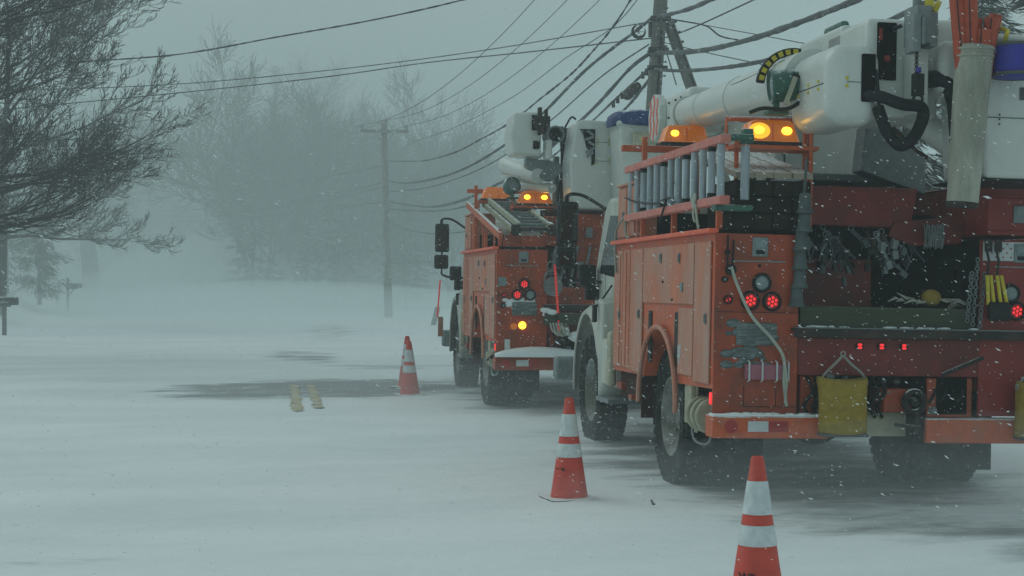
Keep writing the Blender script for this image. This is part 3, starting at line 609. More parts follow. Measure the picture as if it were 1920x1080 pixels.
part(lambda m: (m.tube(bez([(.05, -.4, 2.86), (.14, -.5, 2.84), (.21, -.5, 2.72), (.24, -.48, 2.58), (.28, -.42, 2.42)], 40), .055, 12), m.tube(bez([(-.3, -.44, 2.9), (-.31, -.5, 2.8), (-.29, -.5, 2.6)]), .012)), 'hydraulic_hose', 'black_hose', T1, smooth=60)
part(lambda m: (m.tube(bez([(-.12, -.3, 2.55), (-.02, -.3, 2.46), (.05, -.3, 2.40), (.12, -.3, 2.36)]), .013)), 'hydraulic_line', 'rusty_underside', T1)
# turret and lower boom behind the knuckle
part(lambda m: (m.prism([(-.22, 2.36), (-.22, 2.62), (-.08, 2.9), (.75, 2.9), (.75, 2.36)], 'y', 1.9, 3.0)), 'turret_cover', 'white_paint', T1, bevel=.03, seg=3)
part(lambda m: m.box(-.20, .62, 1.2, 3.1, 2.30, 2.36), 'boom_rest', 'galvanised', T1, bevel=.01)
part(lambda m: (m.box(.02, .06, 1.88, 1.90, 2.37, 2.85), m.box(-.14, -.135, 1.888, 1.9, 2.37, 2.8)), 'cover_seam', 'black_plastic', T1)
part(lambda m: m.prism([(.12, 2.36), (.16, 2.75), (.62, 2.5), (.62, 2.2)], 'y', .9, 1.1), 'gusset', 'galvanised', T1, bevel=.01)
part(lambda m: (m.tube([(.2, .2, 2.72), (.62, .0, 2.35)], [.10, .10], 20)), 'lift_cylinder', 'fiberglass', T1, smooth=60)
part(lambda m: (m.cyl((.32, 2.4, 1.2), (.32, 2.4, 2.35), .26, n=28)), 'pedestal', 'dark_steel', T1)
part(lambda m: m.tube([(.15, 2.3, 2.75), (.05, 4.6, 3.0)], [.20, .17], 4, flat=1.1), 'lower_boom', 'fiberglass', T1, bevel=.02)
part(lambda m: (m.box(.0, .28, 1.4, 2.2, 3.30, 3.42)), 'boom_cradle_pad', 'red_cabinet', T1, bevel=.02); part(lambda m: (m.box(-.05, .02, .9, 1.3, 3.28, 3.46)), 'cradle_arm', 'green_paint', T1, bevel=.03)
part(lambda m: (m.tube(bez([(-.12, -.40, 3.20), (-.2, .2, 3.18), (-.35, 1.0, 3.15), (-.38, 2.2, 3.19), (-.38, 3.7, 3.21)], 40), .014), m.tube(bez([(-.60, .5, 3.08), (-.62, 1.5, 3.06), (-.58, 2.6, 3.09), (-.53, 3.6, 3.10)], 30), .009)), 'boom_cable', 'black_hose', T1)
part(lambda m: [m.torus((-.46 - .003 * i, y, 2.915 + (y - .3) * .0406), .224 - .026 * (y - .3), .006, 'y', 32, 6) for i, y in enumerate((.62, 1.9, 2.9))], 'boom_band', 'white_paint', T1)
part(lambda m: (m.box(.34, 1.01, -.628, -.621, 2.60, 2.604), m.box(.335, 1.015, -.632, -.62, 3.04, 3.055)), 'bucket_seam', 'rubber_grey', T1)
part(lambda m: [m.ball((.38 + i * .11, -.633, 3.03), .008) for i in range(6)], 'bucket_rivet', 'galvanised', T1)
part(lambda m: (m.box(.60, .80, -.627, -.6215, 2.72, 2.80)), 'worn_decal', 'rubber_grey', T1)
part(lambda m: [m.ball((random.uniform(-.58, .6), random.uniform(-.06, .02), 1.232), random.uniform(.004, .02), (random.uniform(1, 3), 1, .5), 7, 5) for _ in range(30)], 'snow_clump', 'snow', T1, smooth=180)
part(lambda m: [m.ball((random.uniform(-1.2, -.5), random.uniform(-.06, .0), .645), random.uniform(.008, .02), (1.8, 1, .6), 7, 5) for _ in range(26)], 'snow_clump', 'snow', T1, smooth=180)
# curved black and yellow guard
def arc_pts(c, r, a0, a1, n): return [(c[0], c[1] + r * math.cos(R(a0 + (a1 - a0) * i / n)), c[2] + r * math.sin(R(a0 + (a1 - a0) * i / n))) for i in range(n + 1)]
def guard(m, r0, r1, a0, a1, y0, y1, c=(-.47, .70, 2.925)):
    n = 10; P = [(r0, y0), (r1, y0), (r1, y1), (r0, y1)]; vs = []
    for i in range(n + 1):
        a = R(a0 + (a1 - a0) * i / n)
        for r, dy in P: vs.append((c[0] + r * math.cos(a), c[1] + dy, c[2] + r * math.sin(a)))
    m.add(vs, [(i * 4 + j, i * 4 + (j + 1) % 4, (i + 1) * 4 + (j + 1) % 4, (i + 1) * 4 + j) for i in range(n) for j in range(4)] + [(0, 1, 2, 3), tuple(range(n * 4, n * 4 + 4))])
gb = part(lambda m: guard(m, .222, .278, 80, 175, -.02, .02), 'boom_guard', 'black_plastic', T1)
part(lambda m: [guard(m, .232, .268, 85 + 13 * i, 93 + 13 * i, -.024, -.0205) for i in range(7)], 'guard_stripe', 'yellow_paint', gb)
# green spotlight
def spot(T, c, r, az, tilt, ln_=1.0):
    c = Vector(c); M = Euler((R(tilt), 0, R(az))).to_matrix()
    def sh(m):
        t = MB(); t.lathe([(0, r * 1.5 * ln_), (r * .55, r * 1.42 * ln_), (r * .92, r * 1.0 * ln_), (r, r * .2), (r, -r * .2), (r * 1.08, -r * .3), (r * 1.0, -r * .42), (r * .9, -r * .2)], (0, 0, 0), 'y', 24)
        m.add([M @ Vector(v) + c for v in t.v], t.f)
    o = part(sh, 'spotlight', 'green_paint', T, smooth=50)
    def ln(m):
        t = MB(); t.lathe([(0, -r * .36), (r * .5, -r * .33), (r * .92, -r * .18)], (0, 0, 0), 'y', 24); m.add([M @ Vector(v) + c for v in t.v], t.f)
    part(ln, 'lens', 'lens_clear', o, smooth=60)
    part(lambda m: (m.cyl(c - Vector((0, 0, r * 1.55)), c - Vector((0, 0, r * .9)), .022), m.box(c.x - .07, c.x + .07, c.y - .06, c.y + .06, c.z - r * 1.75, c.z - r * 1.5)), 'mount', 'green_paint', o, bevel=.006)
    return o
spot(T1, (-.74, .25, 2.865), .112, -97, 6, 1.35)
part(lambda m: m.box(-.70, -.672, .10, .125, 2.72, 2.92, rot=(0, 20, 0)), 'spotlight_bracket', 'cream', T1)
part(lambda m: m.tube(bez([(-.66, .15, 2.94), (-.565, .14, 2.88), (-.58, .14, 2.78), (-.70, .14, 2.70), (-.86, .16, 2.70), (-.95, .18, 2.67)], 40), .014), 'cable', 'black_hose', T1)
# work bucket, seen at the right edge
def bucket(m, x0, x1, y0, y1, z0, z1, t=.03):
    pr = [(x0 + .05, z0), (x0, z1), (x1, z1), (x1 - .05, z0)]
    m.prism(pr, 'y', y0, y1); m.box(x0 - .03, x1 + .03, y0 - .03, y1 + .03, z1 - .05, z1 + .01)
o = part(lambda m: bucket(m, .33, 1.02, -.62, .05, 2.215, 3.13), 'bucket', 'fiberglass', T1, bevel=.04, seg=4, smooth=60)
part(lambda m: m.box(.30, 1.05, -.60, .03, 2.195, 2.213), 'bucket_base', 'black_plastic', o, bevel=.004)
part(lambda m: [m.ball((.46, -.634, z), .006) for z in (2.62, 2.59, 2.56)], 'drain_mark', 'black_plastic', o)
# tool tube hung on the bucket
tt = on(TR1, 'tool_tube', 'long weathered grey tube holder hanging before the white bucket, orange hoses inside', 'tool holder', (0, 0, 0))
def tube_open(m, p, q, r1, r2, w=.012, n=28):
    p, q = Vector(p), Vector(q); d = (q - p).normalized(); m.tube([p, q, q, p + d * .05], [r1, r2, r2 - w, r1 - w], n, caps=False)
    m.tube([p, p + d * .02], [r1 * .98, r1 * .98], n)
part(lambda m: tube_open(m, (.145, -.80, 2.04), (.208, -.80, 3.02), .098, .118), 'tube', 'canvas_tube', tt, smooth=60)
part(lambda m: (m.torus((.206, -.8, 3.0), .118, .010, 'z'), m.torus((.203, -.8, 2.955), .118, .008, 'z')), 'rim', 'canvas_tube', tt, smooth=180)
part(lambda m: (m.cyl((.143, -.8, 2.01), (.145, -.8, 2.04), .10)), 'end_cap', 'dark_steel', tt)
part(lambda m: (m.box(.19, .30, -.69, -.62, 2.7, 2.74), m.box(.17, .30, -.69, -.62, 2.25, 2.29)), 'hanger', 'galvanised', tt, bevel=.004)
for i, (dx, dy, lx, h, r) in enumerate(((-.06, .0, -.115, .34, .052), (-.02, -.04, -.05, .32, .046), (.03, .05, .02, .20, .052), (.03, -.04, .035, .12, .056), (.07, -.01, .115, .20, .046), (.06, .045, .165, .23, .042))):
    o = on(TR1, 'line_hose', 'split orange rubber line hoses fanned out of the top of the grey tube holder', 'line hose', (0, 0, 0), 'orange line hoses in the tube holder')
    b = Vector((.2 + dx * .8, -.8 + dy * .8, 2.72)); e = Vector((.2 + lx, -.8 + dy, 3.0 + h))
    part(lambda m: m.tube([b, b.lerp(e, .6), e, e, b.lerp(e, .7)], [r, r, r * 1.02, r * .72, r * .72], 14, caps=False), 'hose_body', 'orange_hose', o, smooth=60)
    part(lambda m: m.box(-.006, .006, -.006, .006, -.16, 0) if False else m.tube([b.lerp(e, .45) + Vector((-r * .5, -r * .9, 0)), e + Vector((-r * .5, -r * .92, -.004))], .004, 5), 'slit', 'ink', o)
# blue pail on a yellow hook
tp = on(TR1, 'pail', 'blue canvas tool pail hooked over the rim of the nearest white bucket', 'pail', (0, 0, 0))
part(lambda m: (m.lathe([(0, 2.84), (.15, 2.84), (.17, 2.86), (.165, 3.02), (.155, 3.035), (.145, 3.02)], (.50, -.80, 0), 'z', 28)), 'pail_body', 'blue_pail', tp, smooth=50)
part(lambda m: (m.torus((.50, -.80, 2.85), .168, .012), m.torus((.5, -.8, 3.035), .155, .012)), 'band', 'grey_canvas', tp)
part(lambda m: m.tube(bez([(.40, -.80, 3.04), (.40, -.84, 3.10), (.42, -.8, 3.13), (.40, -.72, 3.16), (.44, -.66, 3.2), (.43, -.6, 3.15)]), .014), 'hook', 'yellow_paint', tp)

# ---- truck 1: bay contents
def p1(fn, name, mat, label, cat, group=None, **k): return solo(fn, TR1, name, mat, label, cat, group, **k)
part(lambda m: (m.prism([(-.60, 1.93), (-.60, 2.12), (-.66, 2.14), (-.66, 2.20), (.32, 2.20), (.28, 1.98), (.22, 1.92)], 'y', .32, .36), ), 'valance', 'red_panel', T1, bevel=.006)
part(lambda m: (m.prism([(.10, 1.86), (.14, 1.96), (.50, 2.0), (.64, 2.02), (.64, 1.82), (.3, 1.80)], 'y', .30, .34), m.box(.10, .17, 1.0, 1.1, 1.9, 2.25)), 'valance', 'red_panel', T1, bevel=.006)
part(lambda m: m.box(-.44, .06, .50, .54, 1.20, 1.70), 'bay_door', 'red_panel', T1, bevel=.006)
part(lambda m: (m.disc((-.32, .49, 1.66), .03, 'y', 16, .02), m.disc((-.10, .49, 1.655), .03, 'y', 16, .02)), 'grommet', 'bay_dark', T1)
part(lambda m: m.box(-.62, .60, .02, .06, 1.228, 1.368), 'tail_plank', 'wood_green', T1, bevel=.004)
hk = ['grip_metal', 'dark_steel', 'galvanised', 'dark_steel', 'grip_metal']
rnd = random.Random(3)
for i in range(24):   # clamps and dead-end grips hanging in the bay in a tangle
    x = rnd.uniform(-.56, .26); z = 1.90 - abs(rnd.gauss(0, .05)); y = rnd.uniform(.14, .36); L = rnd.uniform(.07, .24); a = rnd.uniform(-.3, 1.5); wd = rnd.uniform(.010, .026); k = rnd.random()
    def grip(m):
        q = (x + a * L, y + .02, z - L); m.cyl((x, y, z), q, wd * .5, n=8)
        if k < .7: m.box(q[0] - wd, q[0] + wd, y, y + .03, q[2] - .05, q[2] + .01, rot=(10 * a, -a * 40, 20 * k))
        if k > .3: m.torus((x, y, z + .01), .014 + wd * .3, .005, 'y', 10, 5)
        m.box(x + a * L * .4 - wd * .9, x + a * L * .4 + wd * .9, y - .02, y + .02, z - L * .4 - .035, z - L * .4 + .03, rot=(30 * k, -a * 40 + 15, 15))
        if k > .5: m.tube(bez([(x, y, z), (x + .05, y - .02, z - .10), (x + .02, y, z - .2), (x - .02, y, z - .13)]), .004, 5)
    p1(grip, 'cable_grip', rnd.choice(hk), 'metal cable clamps hanging in a tangle under the red valance of the open bay', 'cable clamp', 'clamps hung in the bay', bevel=.003)
def reel(m):
    for i in range(9): m.torus((.385 + rnd.uniform(-.006, .006), .18 + rnd.uniform(-.01, .01), 1.865 + (i - 4) * .006), .055 + rnd.uniform(-.004, .004), .004, 'z', 20, 5)
    for i in range(34): a = i * 2 * PI / 34; q = rnd.uniform(.048, .066); x, y = .385 + q * math.cos(a), .18 + q * math.sin(a); m.tube([(x + rnd.uniform(-.01, .01), y, 1.785 + rnd.uniform(-.012, .012)), (x + rnd.uniform(-.006, .006), y, 1.87), (x + rnd.uniform(-.01, .01), y, 1.94 + rnd.uniform(-.01, .01))], .0032, 5)
p1(reel, 'wire_coil', 'galvanised', 'silver coil of thin wire hanging in the dark bay right of centre', 'wire coil')
p1(lambda m: (m.ball((.345, .12, 1.44), .062, (1.1, 1, .95), 18, 12)), 'yellow_ball', 'yellow_canvas', 'dull yellow round float lying behind the green plank', 'float', smooth=180)
def rags(m):
    for cx, n in ((.19, 7), (.51, 10)):
        for _ in range(n):
            c = Vector((cx + rnd.gauss(0, .06), .11 + rnd.uniform(-.03, .04), 1.39 + rnd.uniform(0, .035))); a = rnd.uniform(-.9, .9); l = rnd.uniform(.03, .07)
            m.tube([c - Vector((l, 0, l * a)), c + Vector((0, -.01, .012)), c + Vector((l, .01, -l * a * .3))], [.004, rnd.uniform(.012, .022), .003], 6, flat=.35)
p1(rags, 'rag_pile', 'canvas_tube', 'crumpled pale rags beside the yellow float in the bay', 'rags', smooth=180)
for x, z0, z1 in ((.545, 1.62, 1.28), (.585, 1.72, 1.25), (.635, 1.62, 1.24)):
    p1(lambda m: chain(m, (x + .03, -.02, z0), (x, -.02, z1), .014, 15), 'chain', 'galvanised', 'galvanised chains hanging down at the right side of the open bay', 'chain', 'hanging chains')
def insul(m):       # a string of nested grey rubber covers
    zt = 2.12
    for i in range(6):
        z = zt - i * .125; x = -.665 + .04 - i * .008 + .006 * math.sin(i * 2)
        m.lathe([(.030, z), (.038, z - .01), (.045, z - .10), (.06, z - .13), (.056, z - .135), (.035, z - .1)], (x, -.05, 0), 'z', 14)
    m.tube([(-.62, -.05, 2.35), (-.632, -.05, 2.1)], .01)
p1(insul, 'rubber_cover', 'rubber_grey', 'string of grey rubber insulator covers hanging down the left side of the bay', 'insulator cover', smooth=50)
for i, (x, xt) in enumerate(((.665, .665), (.705, .69), (.755, .735), (.80, .765))):
    o = on(TR1, 'bolt_cutter', 'pair of yellow handled bolt cutters hanging beside the right hand tail lamps', 'bolt cutter', (0, 0, 0), 'yellow handled cutters') if i % 2 == 0 else o
    part(lambda m: m.tube([(x + .012, -.06, 1.40), (xt, -.06, 1.60)], .013, 8), 'handle', 'yellow_paint', o)
    if i % 2 == 0: part(lambda m: (m.tube([(xt, -.06, 1.60), (xt + .01, -.06, 1.70), (xt - .01, -.06, 1.78)], .010, 6), m.box(xt - .02, xt + .03, -.07, -.05, 1.76, 1.84)), 'head', 'dark_steel', o, bevel=.004)
p1(lambda m: (m.box(.67, .83, -.10, -.05, 1.29, 1.42)), 'tool_pouch', 'black_plastic', 'black pouch over the inner right tail lamp, holding yellow handled cutters', 'tool pouch', bevel=.02, seg=3)
part(lambda m: m.box(.655, 1.2, -.012, -.0045, 1.70, 1.83), 'perforated_plate', 'tape_white', T1, bevel=.004)
part(lambda m: [m.disc((.69 + i * .055 + (j % 2) * .027, -.0135, 1.725 + j * .03), .006, 'y', 8, .003) for i in range(9) for j in range(4)], 'plate_hole', 'tape_red', T1)
o = part(lambda m: (m.box(.69, 1.2, .0, .19, 1.876, 2.13), m.box(.685, 1.205, -.008, .19, 2.131, 2.145), m.box(.70, 1.19, -.008, .0, 1.90, 1.912)), 'rear_cabinet', 'red_cabinet', T1, bevel=.005)
part(lambda m: m.box(.87, .99, -.014, -.0005, 1.96, 2.08), 'paddle_latch', 'galvanised', o, bevel=.01); part(lambda m: m.box(.89, .97, -.018, -.0135, 2.01, 2.06), 'latch_paddle', 'lens_clear', o, bevel=.004)
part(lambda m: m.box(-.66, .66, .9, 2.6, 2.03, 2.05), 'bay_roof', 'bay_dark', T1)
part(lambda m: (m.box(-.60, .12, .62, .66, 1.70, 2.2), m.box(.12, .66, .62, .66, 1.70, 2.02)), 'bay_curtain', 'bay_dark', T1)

# hooks, rope and yellow bags
pk = part(lambda m: (m.box(-1.01, -.715, -.05, -.008, .875, .975)), 'tool_rack', 'pink_plastic', T1, bevel=.004)
part(lambda m: [m.tube([(x, -.03, 1.0), (x, -.065, .99), (x, -.065, .87), (x, -.03, .86)], .006, 6) for x in (-.99, -.90, -.80, -.72)], 'rack_hook', 'tape_white', pk)
p1(lambda m: (m.tube(bez([(-1.12, -.04, 1.62), (-1.08, -.05, 1.5), (-.98, -.05, 1.3), (-.84, -.055, 1.15), (-.755, -.06, 1.02), (-.75, -.06, .85), (-.725, -.05, .70)], 40), .011, 8), m.tube(bez([(-.755, -.065, 1.02), (-.735, -.07, .88), (-.74, -.06, .72)], 20), .009, 8)), 'rope', 'rope_pale', 'pale rope trailing diagonally across the rear left panel of the nearest truck', 'rope')
pul = part(lambda m: (m.disc((-1.12, -.03, 1.60), .036, 'y', 18, .03), m.cyl((-1.14, -.02, 1.62), (-1.14, -.02, 1.83), .006), m.cyl((-1.105, -.02, 1.62), (-1.10, -.02, 1.80), .006), m.box(-1.155, -1.125, -.03, -.005, 1.70, 1.73)), 'rope_pulley', 'black_plastic', T1)
def bag(loc, label, seed):
    o = on(TR1, 'canvas_bag', label, 'bag', loc, 'yellow canvas bags'); rr = random.Random(seed)
    def body(m):
        n = 24; L = [(-.37, .155), (-.35, .165), (-.25, .163), (-.15, .16), (-.06, .165), (-.03, .172), (0, .168)]; vs = []
        for k, (z, w) in enumerate(L):
            for i in range(n):
                a = 2 * PI * i / n; c, s = math.cos(a), math.sin(a); q = 1 + .03 * math.sin(3 * a + k * .8 + seed)
                vs.append((w * q * math.copysign(abs(c) ** .6, c), .085 * q * math.copysign(abs(s) ** .8, s), z + (.012 * math.cos(2 * a) if k > 4 else 0)))
        m.add(vs, [(k * n + i, k * n + (i + 1) % n, (k + 1) * n + (i + 1) % n, (k + 1) * n + i) for k in range(len(L) - 1) for i in range(n)] + [tuple(range(n))[::-1]])
    b = part(body, 'bag_body', 'yellow_canvas', o, smooth=180); s_ = b.modifiers.new('thick', 'SOLIDIFY'); s_.thickness = .008
    part(lambda m: m.box(-.155, .16, -.085, .085, -.385, -.365), 'base', 'grey_canvas', o, bevel=.008)
    part(lambda m: (m.tube(bez([(-.165, 0, -.03), (-.12, -.01, .035), (-.05, 0, .10), (0, 0, .15)]), .009), m.tube(bez([(.165, 0, -.03), (.13, -.01, .03), (.06, 0, .09), (0, 0, .15)]), .009), m.torus((0, 0, .16), .016, .006, 'y', 12, 5), m.torus((-.165, 0, -.03), .018, .006, 'x', 12, 5), m.torus((.165, 0, -.03), .018, .006, 'x', 12, 5)), 'cord', 'rope_grey', o)
    return o
bag((-.365, -.12, .895), 'yellow canvas bag hanging by cords below the three small red lamps', 1)
bag((1.02, -.14, .88), 'yellow canvas bag cut off by the right edge of the picture', 4)

# ladder racked on edge along the left side
ld = on(TR1, 'ladder', 'pink-railed ladder racked on its edge along the left side of the nearest truck', 'ladder', (0, 0, 0))
for z, nm in ((2.055, 'rail'), (2.455, 'rail')): part(lambda m: m.box(-1.245, -1.175, -.17, 2.72, z - .028, z + .028), nm, 'ladder_rail', ld, bevel=.006)
for i in range(13):
    y = -.06 + i * .222
    part(lambda m: m.cyl((-1.21, y, 2.083), (-1.21, y, 2.427), .026, n=14), 'rung', 'aluminium_rung', ld, smooth=60)
    if i % 3 == 1: part(lambda m: (m.cyl((-1.21, y, 2.083), (-1.21, y, 2.115), .030, n=14), m.cyl((-1.21, y, 2.395), (-1.21, y, 2.427), .030, n=14)), 'rung_collar', 'black_plastic', ld)
part(lambda m: (m.cyl((-1.02, .02, 2.07), (-1.02, .02, 2.43), .030, n=14), m.cyl((-.93, .3, 2.07), (-.86, .32, 2.28), .022, n=12)), 'support_post', 'aluminium_rung', ld, smooth=60)
part(lambda m: (m.box(-1.24, -.98, -.05, .06, 2.46, 2.50), m.box(-1.24, -.98, -.05, .06, 1.99, 2.03), m.box(-1.05, -.98, -.03, .04, 2.44, 2.54)), 'ladder_clamp', 'green_paint', ld, bevel=.008)
p1(lambda m: (m.tube(bez([(-1.25, 2.65, 2.22), (-1.25, 2.2, 2.16), (-1.25, 1.6, 2.12), (-1.25, 1.2, 2.14), (-1.25, 1.0, 2.10)], 30), .008), m.tube(bez([(-1.25, 1.25, 2.13), (-1.26, 1.3, 2.05), (-1.26, 1.4, 1.97)]), .008)), 'bungee_cord', 'black_hose', 'thin dark bungee cord looped across the ladder rungs', 'cord')
p1(lambda m: ([m.torus((-1.255, .42 + .01 * k, 2.10 - .008 * k), .025 + .004 * k, .007, 'x', 12, 6) for k in range(4)], m.tube(bez([(-1.25, .42, 2.06), (-1.255, .36, 1.97), (-1.25, .33, 1.88)]), .009), m.tube(bez([(-1.25, .44, 2.05), (-1.26, .43, 1.98), (-1.25, .42, 1.93)]), .009)), 'rope_knot', 'rope_pale', 'knotted rope tied round the lower ladder rail', 'rope')
p1(lambda m: (m.tube(bez([(-1.23, 2.7, 2.08), (-1.25, 2.95, 1.98), (-1.25, 3.0, 1.8), (-1.25, 2.95, 1.6)], 24), .012), m.tube(bez([(-1.23, 2.7, 2.06), (-1.25, 2.6, 1.92), (-1.24, 2.5, 1.88)]), .012)), 'tie_strap', 'rope_grey', 'dark strap hanging from the front end of the racked ladder', 'strap')

# lumber stacked behind the ladder
for i in range(4):
    o = on(TR1, 'plank', 'weathered planks lying side by side, sloping, on the dark crib blocks', 'plank', (0, 0, 0), 'planks on the nearest truck')
    part(lambda m: m.add([(-1.07 + i * .137 + v * .131 + (y - .1) * -.02, y, 2.222 + .004 * (i % 2) + (y - .1) * .21 + w) for w in (0, .04) for v in (0, 1) for y in (.075 + .012 * (i % 3), 1.35 - .03 * (i % 2))], [(0, 2, 3, 1), (4, 5, 7, 6), (0, 1, 5, 4), (2, 6, 7, 3), (0, 4, 6, 2), (1, 3, 7, 5)]), 'board', 'wood_pale', o, bevel=.003)
p1(lambda m: (m.tube([(-1.0, .9, 1.88), (-1.0, .9, 2.36)], .02), m.tube([(-.58, .9, 1.88), (-.58, .9, 2.36)], .02), m.box(-1.05, -.53, .88, .92, 2.355, 2.375)), 'plank_prop', 'dark_steel', 'dark prop frame holding up the far end of the sloping planks', 'prop frame')
for j in range(3):
    for i in range(4):
        x0 = -1.06 + i * .135; z0 = 1.88 + j * .112
        o = p1(lambda m: m.box(x0, x0 + .128, .10 + .015 * ((i + j) % 2), .80, z0, z0 + .105), 'crib_block', 'wood_end', 'dark end-on timber crib blocks stacked on the rear left of the nearest truck', 'timber block', 'crib blocks on the nearest truck', bevel=.005)

# ---- truck 2: boom parts
F = 'fiberglass'
o = part(lambda m: m.prism([(-.93, 2.98), (-.97, 3.2), (-.93, 3.47), (-.62, 3.48), (-.60, 3.3), (-.60, 2.95)], 'y', .75, 1.3), 'knuckle_housing', F, T2, bevel=.035, seg=3, smooth=60)
part(lambda m: (m.box(-.72, -.60, .735, .745, 3.26, 3.44), m.box(-.70, -.62, .735, .745, 3.04, 3.14)), 'opening', 'bay_dark', o, bevel=.01)
part(lambda m: (m.box(-.66, -.62, .6, .7, 3.2, 3.52), m.box(-.58, -.55, .6, .7, 3.22, 3.50), m.box(-.70, -.52, .62, .72, 3.28, 3.42), m.cyl((-.62, .58, 3.2), (-.62, .58, 3.36), .02)), 'jib_head', 'dark_steel', T2, bevel=.004)
part(lambda m: (m.lathe([(.085, -.06), (.105, -.06), (.105, .3), (.085, .3)], (-.43, .8, 3.22), 'y', 28, close=True)), 'boom_ring', 'galvanised', T2)
part(lambda m: m.disc((-.43, .95, 3.22), .09, 'y', 24, .05), 'boom_socket', 'dark_steel', T2)
part(lambda m: (m.box(-.55, -.47, .72, .95, 2.92, 3.16)), 'link_arm', F, T2, bevel=.03, seg=3)
part(lambda m: (m.prism([(-.75, 2.85), (-.75, 2.95), (-.35, 2.92), (-.30, 2.8), (-.44, 2.68), (-.55, 2.70)], 'y', .95, 1.1)), 'gusset', 'galvanised', T2, bevel=.01)
part(lambda m: (m.tube([(-.42, 1.0, 2.60), (-.80, 1.9, 2.70)], [.06, .09], 20), m.tube([(-.60, .95, 2.74), (-.84, 1.9, 2.93)], [.09, .12], 20)), 'upper_boom', F, T2, smooth=60)
part(lambda m: (m.box(-.255, -.17, 1.25, 1.4, 2.25, 3.35)), 'hose_mast', 'dark_steel', T2, bevel=.01)
part(lambda m: [m.tube(bez([(x, 1.2, 3.36), (x + .02, 1.15, 2.9), (x - .01, 1.2, 2.5), (x, 1.3, 2.2)]), .014) for x in (-.30, -.27, -.16, -.13)] + [m.tube(bez([(-.28, 1.0, 3.32), (-.22, .9, 3.44), (-.16, .9, 3.42)]), .012)], 'hydraulic_hose', 'black_hose', T2)
part(lambda m: (m.box(-.36, -.30, 1.2, 1.35, 2.3, 3.0)), 'lift_post', 'galvanised', T2, bevel=.01)
o = part(lambda m: (m.prism([(-.31, 2.86), (-.25, 3.33), (-.16, 3.375), (.16, 3.36), (.22, 3.30), (.27, 2.45), (.20, 2.33), (-.20, 2.33), (-.29, 2.45)], 'y', .45, 1.0)), 'boom_head', F, T2, bevel=.03, seg=3, smooth=60)
part(lambda m: (m.prism([(-.20, 3.26), (-.02, 3.26), (-.02, 2.86), (-.06, 2.84), (-.06, 3.0), (-.12, 3.05), (-.16, 3.2)], 'y', .435, .449)), 'opening', 'bay_dark', o)
part(lambda m: [m.ball((x, .448, z), .011) for x in (.01, .14) for z in (3.14, 3.09, 2.92, 2.87)], 'rivet', 'yellow_paint', o)
part(lambda m: (m.box(-.02, .22, .446, .449, 3.112, 3.116), m.box(-.02, .24, .446, .449, 2.892, 2.896)), 'seam', 'black_plastic', o)
part(lambda m: [m.box(random.uniform(-.17, -.05), random.uniform(-.04, -.02), .42, .433, z, z + .03, rot=(0, random.uniform(-40, 40), 0)) for z in (2.95, 3.0, 3.08, 3.14, 3.2)], 'valve', 'galvanised', o)
o = part(lambda m: bucket(m, .14, .78, -.15, .42, 2.36, 3.30), 'bucket', F, T2, bevel=.04, seg=4, smooth=60)
part(lambda m: (m.box(.28, .72, -.30, -.17, 3.00, 3.18)), 'bucket_step', 'cream', o, bevel=.01)
part(lambda m: [m.disc((x, -.305, 3.09), .016, 'y', 12, .01) for x in (.36, .55)], 'step_bolt', 'yellow_paint', o)
def cover(m):
    n = 20; vs = []
    for k, (s, z) in enumerate(((1.0, 3.26), (1.06, 3.27), (1.07, 3.34), (1.03, 3.40), (.8, 3.435), (.35, 3.45))):
        for i in range(n):
            a = 2 * PI * i / n; c, q = math.cos(a), math.sin(a)
            vs.append((.46 + .36 * s * math.copysign(abs(c) ** .5, c), .13 + .33 * s * math.copysign(abs(q) ** .5, q), z + .008 * math.sin(5 * a + k)))
    m.add(vs, [(k * n + i, k * n + (i + 1) % n, (k + 1) * n + (i + 1) % n, (k + 1) * n + i) for k in range(5) for i in range(n)] + [tuple(range(5 * n, 6 * n))])
cv = solo(cover, TR2, 'bucket_cover', 'blue_vinyl', 'blue vinyl cover stretched over the bucket of the farther truck', 'cover', smooth=60)
part(lambda m: (m.cyl((.0, 1.9, 1.3), (.0, 1.9, 2.4), .28, n=28), m.cyl((0, 1.9, 2.38), (0, 1.9, 2.44), .34)), 'turret', 'orange_rear', T2)
part(lambda m: (m.tube([(-.1, 1.6, 2.40), (.8, 1.2, 2.42)], [.1, .13], 20), m.torus((.05, 1.3, 2.25), .09, .03, 'y')), 'lift_cylinder', F, T2, smooth=60)
part(lambda m: (m.cyl((.15, -.1, 2.27), (.15, .05, 2.27), .07), m.cyl((.12, 0, 2.0), (.12, .0, 2.3), .015)), 'work_lamp', 'black_plastic', T2)
spot(T2, (-.855, 1.3, 2.645), .095, 20, -25)
part(lambda m: m.box(-.62, .12, .62, .66, 1.2, 2.32), 'bay_bulkhead', 'rusty_underside', T2)  # borrows the dark underbody colour to keep the bay dark
part(lambda m: (m.box(-.64, .3, .05, .09, 1.1, 1.42)), 'bay_gate', 'orange_rear', T2, bevel=.004)
part(lambda m: ([m.box(x, x + .07, .48, .545, z, z + .12) for x, z in ((-.5, 1.7), (-.35, 1.9), (-.2, 1.6), (-.1, 2.0), (-.45, 2.1))] + [m.cyl((x, .5, 1.4), (x + .1, .5, 1.9), .018) for x in (-.55, -.42, -.3, -.15)]), 'bay_fitting', 'galvanised', T2)
part(lambda m: (m.box(-.20, .14, .56, .60, 1.42, 2.28), m.box(-.60, -.44, .56, .60, 1.9, 2.25)), 'bay_panel', 'orange_rear', T2, bevel=.006)
